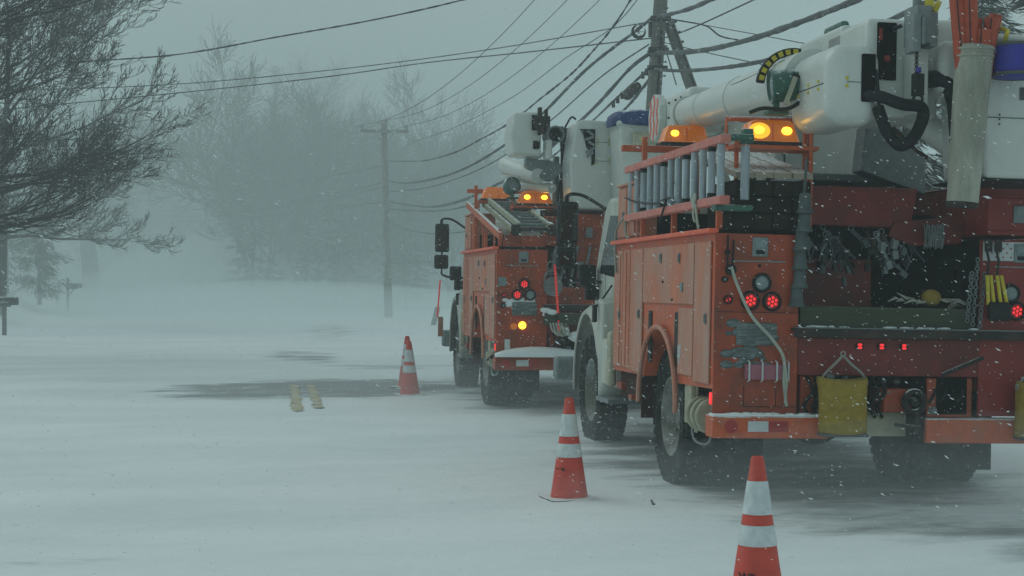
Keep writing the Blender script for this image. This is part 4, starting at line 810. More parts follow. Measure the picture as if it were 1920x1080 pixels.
# ladder lying flat on the rack of truck 2
l2 = on(TR2, 'ladder', 'pale green extension ladder lying flat on the left side of the farther truck', 'ladder', (0, 0, 0))
P = lambda x, y, dz=0: (x, y, 2.05 + y * .16 + dz)
for x in (-1.02, -.60):
    for dz, dx in ((0, 0), (.075, .04 if x < -.8 else -.04)):
        part(lambda m: m.add([P(x + dx + a, y, dz + b) for y in (-.08, 2.75) for a, b in ((-.018, -.03), (.018, -.03), (.018, .03), (-.018, .03))], [(0, 1, 2, 3), (4, 7, 6, 5), (0, 4, 5, 1), (1, 5, 6, 2), (2, 6, 7, 3), (3, 7, 4, 0)]), 'rail', 'ladder_pale', l2)
for i in range(10): part(lambda m: m.cyl(P(-1.0, .02 + i * .28), P(-.62, .02 + i * .28), .017, n=10), 'rung', 'galvanised', l2); part(lambda m: m.cyl(P(-.97, .02 + i * .28, .075), P(-.65, .02 + i * .28, .075), .017, n=10), 'rung', 'galvanised', l2)
part(lambda m: (m.box(-1.07, -.97, -.12, -.06, 2.0, 2.12), m.box(-.65, -.56, -.12, -.06, 2.0, 2.12), m.box(-.99, -.63, -.11, -.07, 2.05, 2.09)), 'ladder_foot', 'dark_steel', l2, bevel=.006)
part(lambda m: (m.add([(-1.20, -.02, 1.95), (-1.16, -.02, 1.95), (-1.16, -.02, 2.03), (-1.20, -.02, 2.03), (-1.20, 3.1, 2.45), (-1.16, 3.1, 2.45), (-1.16, 3.1, 2.53), (-1.20, 3.1, 2.53)], [(0, 1, 2, 3), (4, 7, 6, 5), (0, 4, 5, 1), (1, 5, 6, 2), (2, 6, 7, 3), (3, 7, 4, 0)]), [m.cyl((-1.18, y, 1.88), (-1.18, y, 1.99 + y * .16), .012) for y in (.5, 1.5, 2.4)]), 'ladder_rack', 'orange_frame', T2)
part(lambda m: (m.box(-1.14, -.66, .04, .08, 1.876, 2.0), m.box(-.95, -.88, .0, .04, 1.92, 1.99)), 'top_shelf', 'orange_rear', T2)
# red marker rods
def rod(T, p, q, name, label):
    return None
part(lambda m: m.cyl((-1.36, 4.75, 1.50), (-1.38, 4.9, .98), .011, n=8), 'marker_rod', 'flag_red_glow', T2); part(lambda m: m.box(-1.37, -1.30, 4.85, 4.9, .70, .98), 'rod_bracket', 'orange_side', T2)
solo(lambda m: (m.cyl((-.575, -.10, 1.68), (-.53, -.10, 1.13), .014, n=10), m.cyl((-.528, -.1, 1.06), (-.515, -.1, .92), .012, n=10)), TR2, 'marker_stick', 'flag_red_glow', 'bright red stick standing at the rear of the farther truck beside its bay', 'marker stick')
part(lambda m: (m.cyl((-.533, -.1, 1.13), (-.527, -.1, 1.05), .020), m.box(-.62, -.45, -.09, .0, 1.02, 1.05)), 'stick_socket', 'dark_steel', T2)
solo(lambda m: (m.disc((-.58, -.03, 1.43), .11, 'y', 28, .03), m.torus((-.60, -.05, 1.52), .085, .008, 'y'), m.torus((-.61, -.06, 1.50), .075, .006, 'y'), m.torus((-.60, -.04, 1.66), .05, .008, 'y')), TR2, 'cable_coil', 'galvanised', 'coiled grey cable and disc hanging at the rear of the farther truck', 'cable coil')
part(lambda m: m.box(-.68, .3, -.10, .04, 1.0, 1.13), 'step_board', 'wood_green', T2, bevel=.006); 
def lump(m, c, s, k, sd):
    rr = random.Random(sd)
    for _ in range(k): m.ball((c[0] + rr.uniform(-s[0], s[0]), c[1] + rr.uniform(-s[1], s[1]), c[2] + rr.uniform(-s[2], s[2])), rr.uniform(.03, .06), (1.5, 1, .7), 8, 6)
part(lambda m: (lump(m, (-.62, -.04, 1.14), (.05, .03, .03), 10, 1), lump(m, (-.30, -.06, .86), (.06, .03, .06), 14, 2)), 'snow_clump', 'snow', T2, smooth=180)
solo(lambda m: ([m.tube(bez([(-.62 + i * .03, -.11, 1.02), (-.60 + i * .04, -.13, .94 - .02 * (i % 3)), (-.52 + i * .03, -.12, .88), (-.50 + i * .02, -.11, .98)]), .010, 6) for i in range(5)]), TR2, 'rope_bundle', 'rope_pale', 'tangled pale rope hanging below the step of the farther truck', 'rope')
solo(lambda m: m.box(-1.12, -1.06, -.016, -.0045, .70, .83), TR2, 'paper_tag', 'tape_white', 'small white tag stuck to the rear left panel of the farther truck', 'tag')
part(lambda m: [m.ball((-1.225, .2 + i * .12, .62 - .02 * i), .04, (1, 1.2, .6), 8, 6) for i in range(3)], 'chock_rubber', 'rubber', T2)
# hitch tail of the farther truck with hanging chain
solo(lambda m: chain(m, (-.14, -.1, .62), (-.15, -.1, .30), .016, 11), TR2, 'chain', 'rusty_underside', 'rusty chain dangling from the rear bumper of the farther truck', 'chain')

# ------------------------------------------------------------------ traffic cones
def cone(loc, label, tilt=(0, 0, 0), parts=None, word=None, grp='traffic cones beside the trucks'):
    if parts is None:
        o = empty('traffic_cone', loc)
        rz = lambda z: .135 - z * (.135 - .030) / .71
        def band(z0, z1, dr=0): return lambda m: m.lathe([(rz(z0) + dr, z0), (rz(z1) + dr, z1)], (0, 0, 0), 'z', 32)
        part(lambda m: (m.lathe([(rz(.02), .02), (rz(.71), .71), (rz(.71) - .006, .718), (rz(.71) - .012, .71), (rz(.68) - .01, .60)], (0, 0, 0), 'z', 36)), 'body', 'cone_orange', o, smooth=40)
        part(band(.45, .605, .003), 'reflective_band', 'cone_white', o, smooth=60); part(band(.305, .40, .003), 'reflective_band', 'cone_white', o, smooth=60)
        part(lambda m: (m.prism([(-.18, -.155), (-.155, -.18), (.155, -.18), (.18, -.155), (.18, .155), (.155, .18), (-.155, .18), (-.18, .155)], 'z', 0, .022)), 'base', 'cone_foot', o, bevel=.006)
        part(lambda m: m.ball((.02, -.03, .0), 1, (.225, .2, .03), 22, 10), 'snow_drift', 'snow', o, smooth=180)
    else: o = copy_tree(parts); o.location = loc
    tag(o, label, 'traffic cone', grp); o.rotation_euler = [R(a) for a in tilt]
    if word:
        # stencilled letters low on the rim of the cone
        t = text(word[0], 'stencil', 'ink', o, (word[1], -.12, word[2]), .075, (97, 0, word[3]))
    return o
C1 = cone((2.06, 11.05, -.012), 'orange and white cone midway, just left of the nearest truck front wheel', (0, 0, 8))
C2 = cone((2.25, 7.25, .0), 'closest and largest orange cone, below the left tail lamps of the nearest truck', (0, 0, 5), C1)
C3 = cone((1.785, 21.0, -.02), 'front one of the two distant cones left of the farther truck', (0, -1, 20), C1)
C4 = cone((1.85, 22.2, .0), 'rear one of the two distant cones, mostly hidden behind another cone', (0, 0, 50), C1)
text('WP', 'stencil', 'ink', C2, (-.106, -.036, .145), .06, (98, 0, -55))
text('WP', 'stencil', 'ink', C1, (-.100, -.020, .20), .05, (98, 0, -60))

# ------------------------------------------------------------------ helper for far things: a direction in degrees from the camera and a depth
F_, Yh, TH = 3000.0, 515.0, R(8.512)
def at(px, depth, py=None, z=None):
    a = (px - 960) / F_; s, c = math.sin(TH), math.cos(TH)
    X, Y = depth * (s + a * c), depth * (c - a * s)
    return Vector((X, Y, z if z is not None else 1.57 + depth * (Yh - py) / F_))

# ------------------------------------------------------------------ utility poles
def pole(base, top, r0, r1, label, arm=None, mat='pole_wood', extras=None, name='utility_pole', cat='utility pole'):
    o = empty(name, base, label=label, cat=cat); base = Vector(base); d = Vector(top) - base
    part(lambda m: m.tube([(0, 0, -.3), d * .5, d], [r0, (r0 + r1) / 2, r1], 16), 'shaft', mat, o, smooth=60)
    return o, d
pb = at(729, 58, py=604); pt = at(720, 58, py=231)
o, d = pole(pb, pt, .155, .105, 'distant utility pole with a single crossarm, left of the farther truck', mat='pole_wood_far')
ca = d * .958
part(lambda m: m.box(ca.x - .86, ca.x + .86, ca.y - .16, ca.y - .06, ca.z - .055, ca.z + .055), 'crossarm', 'pole_wood_far', o, bevel=.01)
part(lambda m: (m.cyl(ca + Vector((-.35, -.12, -.05)), ca + Vector((-.05, -.12, -.42)), .014, n=6), m.cyl(ca + Vector((.35, -.12, -.05)), ca + Vector((.05, -.12, -.42)), .014, n=6)), 'arm_brace', 'pole_wood_far', o)
for p_ in (ca + Vector((-.80, -.11, .05)), ca + Vector((.80, -.11, .05)), d + Vector((.08, 0, -.05))):
    part(lambda m: m.lathe([(.02, 0), (.03, .05), (.07, .07), (.05, .10), (.07, .12), (.03, .19), (0, .2)], p_, 'z', 12), 'insulator', 'galvanised', o)
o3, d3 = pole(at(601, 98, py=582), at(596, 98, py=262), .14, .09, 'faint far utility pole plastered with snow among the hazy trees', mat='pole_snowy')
part(lambda m: m.box(d3.x - .9, d3.x + .9, -.06, .06, d3.z - .4, d3.z - .28), 'crossarm', 'pole_wood_far', o3)
nb = at(1192, 33, py=662); ntp = at(1249, 33, py=-150)
on_, nd = pole(nb, ntp, .175, .135, 'tall near utility pole carrying thick cables above the nearest truck boom')
def npt(py):            # point on the near pole at a given image height
    t = (662 - py) / 812; return nb + nd * t
def hw(m):
    for py in (20, 32, 47, 62, 76, 90, 100, 108, 118, 132, 145, 160):
        q = npt(py) - nb; a = random.uniform(0, 6.28); m.cyl(q, q + Vector((math.cos(a) * .2, -abs(math.sin(a)) * .2, .02)), .012, n=6); m.ball(q + Vector((math.cos(a) * .2, -abs(math.sin(a)) * .2, .02)), .022, n=6, m=5)
    for py in (38, 96, 130):
        q = npt(py) - nb; m.box(q.x - .22, q.x + .2, q.y - .20, q.y - .14, q.z - .05, q.z + .05)
part(hw, 'pole_step', 'dark_steel', on_)
part(lambda m: m.tube([npt(60) - nb + Vector((.03, -.17, 0)), npt(300) - nb + Vector((.03, -.18, 0))], .025, 8), 'conduit', 'dark_steel', on_)
part(lambda m: m.box(nd.x - 1.75, nd.x + .2, nd.y - .22, nd.y - .12, nd.z - .55, nd.z - .43), 'crossarm', 'pole_wood', on_)
bb = at(1470, 33.5, py=660); bt = at(1253, 33.2, py=42)
ob, db = pole(bb, bt, .15, .115, 'short leaning brace pole propped against the near utility pole', name='brace_pole', cat='brace pole')
part(lambda m: (m.tube([db - Vector((.0, .02, .06)), db + Vector((-.32, .0, -.12))], .05, 8), m.box(db.x - .42, db.x - .30, -.1, .1, db.z - .32, db.z - .02), [m.ball(db * (1 - .03 * i) + Vector((.13, -.08, 0)), .03) for i in range(4)]), 'bracket', 'dark_steel', ob)
part(lambda m: m.tube([db * .99 + Vector((.04, -.13, 0)), db * .7 + Vector((.04, -.14, 0))], .02, 6), 'conduit', 'dark_steel', ob)

# ------------------------------------------------------------------ wires
def wire(pts, r, label, mat='wire', lumps=0, group=None, n=40, name='overhead_wire', cat='wire'):
    m = MB(); P = bez(pts, n); rs = r
    if lumps:
        rr = random.Random(len(label)); rs = [r * (1 + (rr.random() - .5) * lumps) for _ in P]
    m.tube(P, rs, 6); o = m.build(name, mat, smooth=180); return tag(o, label, cat, group)
def sagwire(a, b, sag, r, label, **k):
    a, b = Vector(a), Vector(b); pts = []
    for i in range(9):
        t = i / 8; p = a.lerp(b, t); p.z -= sag * 4 * t * (1 - t); pts.append(p)
    return wire(pts, r, label, **k)
def imgwire(pts, r, label, **k):      # (px, py, depth) points
    return wire([at(x, d, py=y) for x, y, d in pts], r, label, **k)
# left-hand service lines crossing the road
imgwire([(120, 118, 36), (330, 103, 34), (520, 70, 32), (700, 38, 30), (870, 0, 28), (1100, -62, 25)], .015, 'twisted single wire rising across the sky from the left tree to the top middle', lumps=.5, n=120)
imgwire([(-40, 172, 44), (300, 160, 42), (600, 134, 40), (900, 96, 37), (1215, 42, 33)], .011, 'upper of the two thin service lines from the near pole to the left tree', lumps=.2, n=60)
imgwire([(-40, 210, 43), (290, 179, 42), (600, 146, 40), (800, 118, 38), (1000, 97, 35), (1222, 72, 33)], .013, 'lower of the two thin service lines from the near pole to the left tree', lumps=.2, n=60)
# primaries from the far crossarm to the near pole crossarm above the frame
p_end = [nd + nb + Vector((-1.65, -.17, -.4)), nd + nb + Vector((-.9, -.17, -.4)), nd + nb + Vector((-.1, -.17, -.3))]
far = [pb + ca + Vector((-.80, -.11, .22)), pb + d + Vector((.08, 0, .12)), pb + ca + Vector((.80, -.11, .22))]
for a, b, L in zip(far, p_end, ('leftmost', 'middle', 'rightmost')):
    sagwire(a, b, .85, .010, f'{L} of the three fine lines rising from the distant crossarm', n=60)
    e = at(470 + 40 * ['leftmost', 'middle', 'rightmost'].index(L), 96, py=262); sagwire(a, e, .5, .010, f'{L} faint line running from the distant crossarm into the trees', n=24)
imgwire([(770, 268, 58), (850, 240, 52), (960, 183, 44), (1060, 110, 37), (1150, 50, 33), (1215, -25, 30)], .010, 'thin drooping line just above the crinkled one, right of the distant pole', n=60)
imgwire([(726, 302, 58), (790, 302, 54), (850, 287, 49), (900, 262, 45), (960, 228, 41), (1010, 188, 38), (1070, 140, 36), (1110, 98, 35), (1150, 50, 34), (1190, -12, 33)], .022, 'crinkled spiral-wrapped line rising steeply left of the near pole', lumps=1.1, n=150)
imgwire([(727, 340, 58), (770, 343, 54), (850, 325, 48), (930, 283, 43), (1010, 220, 38), (1100, 130, 35), (1190, 60, 33.2), (1224, 33, 33)], .036, 'thick snow-crusted cable meeting the near pole beside a coil', mat='wire_snowy', lumps=.4, n=90)
imgwire([(728, 360, 58), (800, 352, 53), (880, 326, 48), (960, 283, 43), (1040, 220, 39), (1130, 142, 35), (1216, 84, 33)], .016, 'thin dark line below the thick crusted cable, left of the near pole', n=60)
imgwire([(730, 378, 58), (800, 388, 54), (860, 378, 50), (920, 352, 46), (980, 318, 42), (1050, 262, 38), (1120, 196, 35), (1180, 130, 33.3), (1220, 99, 33)], .042, 'heavy grey cable sweeping down from the near pole toward the distant pole', mat='wire_snowy', lumps=.4, n=90)
imgwire([(730, 392, 58), (800, 396, 54), (860, 390, 50), (930, 366, 46), (1000, 322, 42), (1080, 256, 38), (1150, 190, 34.5), (1218, 128, 33)], .026, 'cable under the heavy grey one, with a splice case hanging on it', mat='wire_snowy', lumps=.5, n=90)
imgwire([(1140, 236, 34), (1180, 196, 33.5), (1217, 150, 33)], .034, 'short lowest cable reaching the near pole just above the blue cover', mat='wire_snowy', lumps=.4, n=30)
imgwire([(733, 416, 58), (770, 432, 56), (835, 438, 52), (940, 420, 47), (1050, 370, 42)], .016, 'lowest thin line drooping from the distant pole behind the side mirror', lumps=.3, n=40)
for i, (y0, y1, r) in enumerate(((310, 352, .016), (342, 388, .02), (350, 400, .014), (378, 410, .014))):
    imgwire([(722, y0, 58), (600, y0 + (y1 - y0) * .55, 66), (440, y1, 80), (300, y1 + 8, 98)], r, ('highest', 'second highest', 'third highest', 'lowest')[i] + ' faint line fading left from the distant pole into whiteout', n=30)
# right of the near pole
imgwire([(1230, 33, 33), (1290, 18, 30), (1360, -12, 27)], .040, 'short thick cable leaving the near pole to the top of the frame', mat='wire_snowy', lumps=.4, n=20)
imgwire([(1224, 100, 33), (1310, 96, 30), (1400, 76, 27), (1500, 42, 24), (1610, -2, 21.5), (1700, -50, 19)], .046, 'thickest bundled cable sweeping right from the near pole to the top edge', mat='wire_snowy', lumps=.35, n=60)
imgwire([(1222, 130, 33), (1290, 133, 31), (1400, 121, 28), (1520, 91, 25), (1640, 50, 22), (1780, -15, 19)], .036, 'second thick cable, passing just above the white boom housing', mat='wire_snowy', lumps=.35, n=60)
imgwire([(1236, 75, 33), (1300, 52, 31), (1420, -3, 28)], .014, 'thin straight line climbing right from the near pole', n=20)
imgwire([(1232, 33, 33), (1290, 42, 31.5), (1325, 50, 30.5), (1350, 68, 30), (1385, 76, 29)], .016, 'thin looping drop wire between the near pole and the thick bundle', lumps=.3, n=40)
imgwire([(1300, 44, 31), (1400, 62, 27), (1560, 92, 22), (1700, 120, 18)], .008, 'very fine line crossing to the right above the boom', n=30)
imgwire([(1236, 78, 33), (1310, 96, 31), (1450, 126, 28)], .010, 'fine line from the near pole passing behind the brace pole', n=30)
imgwire([(1244, 82, 32.8), (1256, 120, 32.8), (1268, 160, 32.8)], .012, 'short slack wire dangling beside the brace pole', n=12)
m = MB(); cc = at(1197, 32.9, py=60)
for k in range(4): m.torus(cc + Vector((.01 * k, .02 * k, .012 * k)), .145 - .008 * k, .010, 'y', 28, 6)
for a in (0, 1.05, 2.1): m.cyl(cc + Vector((math.cos(a) * .14, 0, math.sin(a) * .14)), cc - Vector((math.cos(a) * .14, 0, math.sin(a) * .14)), .006, n=6)
tag(m.build('cable_loop', 'dark_steel', smooth=60), 'round storage coil of black cable hung beside the near pole', 'cable coil')
c1, c2 = at(1172, 33.6, py=182), at(1197, 33.3, py=160)
sc_ = empty('splice_case', c1, label='dark splice case slung under the cable left of the near pole', cat='splice case')
part(lambda m: (m.tube([Vector((0, 0, 0)), (c2 - c1) * .12, (c2 - c1) * .88, c2 - c1], [.08, .115, .115, .08], 14)), 'case', 'dark_steel', sc_, smooth=50)
part(lambda m: [m.box(v.x - .03, v.x + .03, v.y - .03, v.y + .03, v.z - .02, v.z + .12) for v in [at(x, 33.4, py=y) - c1 for x, y in ((1158, 192), (1166, 184), (1205, 146), (1212, 140), (1150, 200))]], 'clamp', 'dark_steel', sc_)

# ------------------------------------------------------------------ mailboxes
def mailbox(base, h, yaw, label, wd=.46, text_=None, tallpost=False, s=1.0):
    o = empty('mailbox', base, (0, 0, R(yaw)), label=label, cat='mailbox', group='mailboxes along the left verge')
    part(lambda m: m.box(-.045, .045, -.045, .045, -.3, h - .01 + (.42 if tallpost else 0)), 'post', 'post_wood', o, bevel=.005)
    bx = .26 if tallpost else .02
    def body(m):
        pr = [(-.10, 0), (.10, 0), (.10, .12)] + [(.10 * math.cos(R(a)), .12 + .09 * math.sin(R(a))) for a in range(20, 161, 20)] + [(-.10, .12)]
        vs = [(bx + x, y, h + z) for x in (-wd / 2, wd / 2) for y, z in pr]; n = len(pr)
        m.add(vs, [tuple(range(n)), tuple(range(n, 2 * n))[::-1]] + [(i, (i + 1) % n, (i + 1) % n + n, i + n) for i in range(n)])
    part(body, 'box', 'mailbox_dark', o, bevel=.006)
    part(lambda m: m.box(bx - .13, bx + .13, -.07, .07, h - .05, h - .001), 'support_board', 'post_wood', o, bevel=.004)
    part(lambda m: m.box(bx + .14, bx + .16, -.115, -.102, h + .08, h + .2), 'flag', 'mailbox_dark', o)
    part(lambda m: m.box(bx - wd / 2 - .012, bx - wd / 2 - .002, -.09, .09, h + .01, h + .19), 'door', 'mailbox_dark', o, bevel=.01)
    if tallpost: part(lambda m: m.tube([(.03, 0, h - .32), (.26, 0, h - .05)], .03, 6), 'strut', 'post_wood', o)
    if text_: text(text_, 'name_lettering', 'mailbox_text', o, (bx - wd / 2 + .05, -.103, h + .045), .12, (90, 0, 0))
    return o
mailbox(at(8, 41, py=634), .85, -12, 'nearest mailbox at the left edge of the picture, dark with faint lettering', .64, '7 mich')
mailbox(at(127, 66, py=576), .80, -10, 'second mailbox, hung on a tall post with a diagonal strut', .62, None, True)
mailbox(at(193, 100, py=548), .55, -10, 'farthest mailbox, only a faint smudge in the blowing snow', .5)
o = empty('marker_post', at(815, 50, py=612), label='small leaning snow-blown stake between the distant pole and the side mirror', cat='stake'); part(lambda m: m.box(-.08, .08, -.03, .03, -.2, .62, rot=(0, 14, 0)), 'stake', 'post_wood', o)
m = MB(); q = at(1224, 10.8, z=.02); m.box(q.x - .006, q.x + .006, q.y, q.y + .01, .01, .05, rot=(0, -30, 0)); m.box(q.x - .005, q.x + .02, q.y, q.y + .01, .015, .022)
tag(m.build('twig', 'twig'), 'tiny dark twig lying on the snow between the cones', 'twig')

# ------------------------------------------------------------------ trees
def bare_tree(base, height, seed, label, group, spread=.6, levels=5, lean=(0, 0), r0=.22, trunk_frac=.22, dens=1.0, tw=.006, up=.12, first=.18):
    rr = random.Random(seed); trunk = MB(); crown = MB(); cnt = [0]
    def grow(p, d, L, r, lev):
        n = 6 if lev < 2 else (5 if lev < 4 else 3); pts = [p.copy()]; rs = [r]; q = p.copy(); dd = d.copy()
        for i in range(n):
            w = .08 + .045 * lev
            dd = (dd + Vector((rr.gauss(0, w), rr.gauss(0, w), rr.gauss(0, w) + up * (.6 if lev else .2)))).normalized()
            q = q + dd * (L / n); pts.append(q.copy()); rs.append(max(tw, r * (1 - .72 * (i + 1) / n)))
        (trunk if lev < 2 else crown).tube(pts, rs, 8 if lev == 0 else (6 if lev == 1 else (4 if lev == 2 else 3)), caps=False)
        if lev >= levels: return
        k = int((7 if lev == 0 else (6 if lev < 3 else 5)) * dens + rr.random())
        for c in range(k):
            t = (first if lev == 0 else .15) + (1 - (first if lev == 0 else .15)) * (c + rr.random()) / k
            i = min(n - 1, int(t * n)); u = t * n - i; pp = pts[i].lerp(pts[i + 1], u); base_d = (pts[i + 1] - pts[i]).normalized()
            a = rr.uniform(.45, 1.0) * (spread / .6); ax = base_d.orthogonal().normalized(); ax.rotate(Matrix.Rotation(rr.uniform(0, 6.28) if lev else c * 2.4 + rr.uniform(-.4, .4), 3, base_d))
            nd_ = (base_d * math.cos(a) + ax * math.sin(a)).normalized()
            grow(pp, nd_, L * rr.uniform(.52, .74) * (1 - t * .25) * (1.22 if lev >= 3 else 1), max(tw, rs[i] * rr.uniform(.45, .62)), lev + 1)
    grow(Vector((0, 0, -.2)), Vector((lean[0], lean[1], 1)).normalized(), height * .62, r0, 0)
    o = empty('bare_tree', base, label=label, cat='bare tree', group=group)
    trunk.build('trunk', 'bark', o, smooth=60); crown.build('crown', 'twig', o, smooth=0)
    return o
def sweep_tree(base, seed, label, limbs, reach, tw=.006, cat_name='bare_tree', side=1.0, trunk=.22, th=11, bias=(1, .1, .32), lv=4, k0=1.0):
    """bare roadside tree blown and grown toward the open road: long limbs, narrow forks, upturned tips"""
    rr = random.Random(seed); tm = MB(); cm = MB(); B = Vector(bias)
    tp = [Vector((0.10 * side * z * .3, .03 * z, z)) for z in [th * i / 8 - .3 for i in range(9)]]
    tm.tube(tp, [trunk * (1 - .8 * i / 8) for i in range(9)], 10, caps=False)
    def grow(p, d, L, r, lev):
        n = 9 if lev == 0 else (6 if lev == 1 else 4 if lev < 3 else 3); pts = [p.copy()]; q = p.copy(); dd = d.copy(); rs = [r]
        for i in range(n):
            w = .06 + .03 * lev; t = (i + 1) / n
            dd = (dd + Vector((rr.gauss(0, w), rr.gauss(0, w), rr.gauss(0, w) + .05 + .02 * lev)) + Vector((0, 0, -.05 if lev == 0 and t < .5 else .0))).normalized()
            q = q + dd * (L / n); pts.append(q.copy()); rs.append(max(tw, r * (1 - .85 * t)))
        (tm if lev == 0 else cm).tube(pts, rs, (7, 4, 3, 3, 3)[lev], caps=False)
        if lev >= lv: return
        k = int((10, 6, 4.2, 2.6)[lev] * k0 + rr.random())
        for c in range(k):
            t = .12 + .88 * (c + rr.random()) / k; i = min(n - 1, int(t * n)); u = t * n - i; pp = pts[i].lerp(pts[i + 1], u); bd = (pts[i + 1] - pts[i]).normalized()
            ax = bd.orthogonal().normalized(); ax.rotate(Matrix.Rotation(rr.uniform(0, 6.28), 3, bd)); a = rr.uniform(.30, .75)
            nd_ = (bd * math.cos(a) + ax * math.sin(a) + B * .12).normalized()
            grow(pp, nd_, max(.18, L * rr.uniform(.34, .56) * (1.15 - .55 * t)), max(tw, rs[i] * rr.uniform(.4, .6)), lev + 1)
    for i in range(limbs):
        f = (i + rr.random() * .6) / limbs; z = th * (.22 + .75 * f); az = rr.uniform(-1.25, 1.25) if rr.random() < .8 else rr.uniform(1.3, 4.9); el = .10 + .75 * f + rr.uniform(-.12, .15)
        d = Vector((math.cos(az) * math.cos(el) * side, math.sin(az) * math.cos(el), math.sin(el)))
        grow(Vector((0.03 * side * z, .03 * z, z)), d, reach * rr.uniform(.82, 1.05) * (.92 + .30 * f), trunk * (.38 - .18 * f), 0)
    o = empty(cat_name, base, label=label, cat='bare tree')
    tm.build('trunk', 'bark', o, smooth=60); cm.build('crown', 'twig', o, smooth=0); return o
def build_fast(vs, fs, name, mats, parent, midx=None):
    me = bpy.data.meshes.new(name); vs = np.asarray(vs, dtype=np.float32); fs = np.asarray(fs, dtype=np.int32); k = fs.shape[1]
    me.vertices.add(len(vs)); me.vertices.foreach_set('co', vs.ravel()); me.loops.add(fs.size); me.loops.foreach_set('vertex_index', fs.ravel())
    me.polygons.add(len(fs)); me.polygons.foreach_set('loop_start', np.arange(0, fs.size, k, dtype=np.int32))
    for mt in mats: me.materials.append(MATS[mt])
    if midx is not None: me.polygons.foreach_set('material_index', np.asarray(midx, dtype=np.int32))
    me.update(calc_edges=True); o = bpy.data.objects.new(name, me); COL.objects.link(o); o.parent = parent; return o
def conifer(base, H, rad, seed, label, group, snow=.15, n=5200, z0=.10, name='conifer_tree'):
    rs = np.random.RandomState(seed); o = empty(name, base, label=label, cat='conifer', group=group)
    part(lambda m: m.tube([(0, 0, -.3), (0, 0, H * .6), (0, 0, H)], [H * .010 + .03, H * .007, .01], 7), 'trunk', 'bark', o)
    nb_ = 110; bz = z0 + (1 - z0) * rs.rand(nb_) ** .85; ba = rs.rand(nb_) * 6.283; bl = rad * (1 - bz) ** .75 * (.55 + .6 * rs.rand(nb_)) + .15
    i = rs.randint(0, nb_, n); t = rs.rand(n) ** .6; r = bl[i] * t; a = ba[i] + rs.normal(0, .10, n) * (1.2 - t)
    cx = r * np.cos(a) + rs.normal(0, .08, n); cy = r * np.sin(a) + rs.normal(0, .08, n); cz = bz[i] * H - r * .22 + rs.normal(0, .10, n) + .1 * t
    u = np.stack([np.cos(a), np.sin(a), -.35 + rs.normal(0, .25, n)], 1); u /= np.linalg.norm(u, axis=1)[:, None]
    w = np.stack([-np.sin(a), np.cos(a), rs.normal(0, .4, n)], 1); w /= np.linalg.norm(w, axis=1)[:, None]
    s = (.12 + .18 * rs.rand(n)) * max(.62, H / 14); c = np.stack([cx, cy, cz], 1)
    vs = np.concatenate([c - u * s[:, None] - w * s[:, None] * .22, c - u * s[:, None] + w * s[:, None] * .22, c + u * s[:, None]], 0)
    fs = np.stack([np.arange(n), np.arange(n) + n, np.arange(n) + 2 * n], 1)
    build_fast(vs, fs, 'crown', ['needles', 'needle_snow'], o, (rs.rand(n) < snow).astype(np.int32)); return o

# the big bare tree at the left edge, and its companion behind
sweep_tree(at(-185, 31, z=.3), 21, 'large dark bare tree leaning over the left verge nearest the road', 16, 5.0, tw=.0045, trunk=.24, th=9.0, k0=.9)
sweep_tree(at(-280, 27, z=.3), 5, 'second dark bare tree, mostly beyond the left edge, with only limb tips showing', 12, 4.4, tw=.0045, trunk=.22, th=8.5)
sweep_tree(at(0, 49, z=.6), 33, 'paler bare tree with its trunk right behind the nearest mailbox', 18, 4.8, tw=.008, trunk=.19, th=9)
bare_tree(at(172, 92, z=1.0), 13, 44, 'broad hazy bare tree with a thick trunk beyond the second mailbox', None, spread=.85, levels=5, r0=.55, dens=.95, tw=.012, up=.04, first=.3)
bare_tree(at(250, 110, z=1.5), 11, 45, 'faint bare tree overhanging the left side of the whited-out road', None, spread=.8, levels=4, r0=.28, dens=1.1, tw=.014, up=.06)
# shapes for the far rows, then copies
G = 'far bare trees beyond the road'
protoA = bare_tree(at(615, 108, z=.9), 15.5, 71, 'hazy bare trees standing in the far row along the right side of the road', G, spread=.5, levels=4, r0=.22, dens=1.2, tw=.014, up=.14)
protoB = bare_tree(at(545, 118, z=.9), 14, 72, 'hazy bare trees standing in the far row along the right side of the road', G, spread=.6, levels=4, r0=.2, dens=1.2, tw=.014, up=.12)
rr = random.Random(12)
for i in range(52):
    px = rr.choice([rr.uniform(455, 760), rr.uniform(480, 700), rr.uniform(560, 700), rr.uniform(740, 1010)]); dp = rr.uniform(74, 122); c = copy_tree(rr.choice((protoA, protoB)))
    q = at(px, dp, z=0); q.z = gz(q.x, q.y) - .1; c.location = q; sc = rr.uniform(.50, .88) * (1 if px < 720 else .92); c.scale = (sc, sc, sc * rr.uniform(.85, 1.1)); c.rotation_euler = (0, 0, rr.uniform(0, 6.28))
GL = 'faint bare trees beyond the left verge'
for i in range(12):
    c = copy_tree(rr.choice((protoA, protoB))); tag(c, 'faint bare trees massed in the mist beyond the left verge', group=GL)
    q = at(rr.uniform(50, 330), rr.uniform(105, 150), z=0); q.z = gz(q.x, q.y) - .1; c.location = q; sc = rr.uniform(.38, .6); c.scale = (sc, sc, sc); c.rotation_euler = (0, 0, rr.uniform(0, 6.28))
cf = conifer(at(517, 118, z=.9), 15.8, 2.6, 1, 'tallest spire-topped conifer in the hazy trees, left of the far poles', None, .05, 11000)
conifer(at(455, 125, z=1.2), 15.2, 2.7, 2, 'second spire-topped conifer, leftmost of the hazy row right of the road', None, .05, 11000)
conifer(at(645, 76, z=.3), 8.6, 2.3, 3, 'conifer with snow-laden boughs between the far pole and the distant crossarm pole', None, .42, 7000)
GC = 'evergreens in the far row'
gr = random.Random(77)
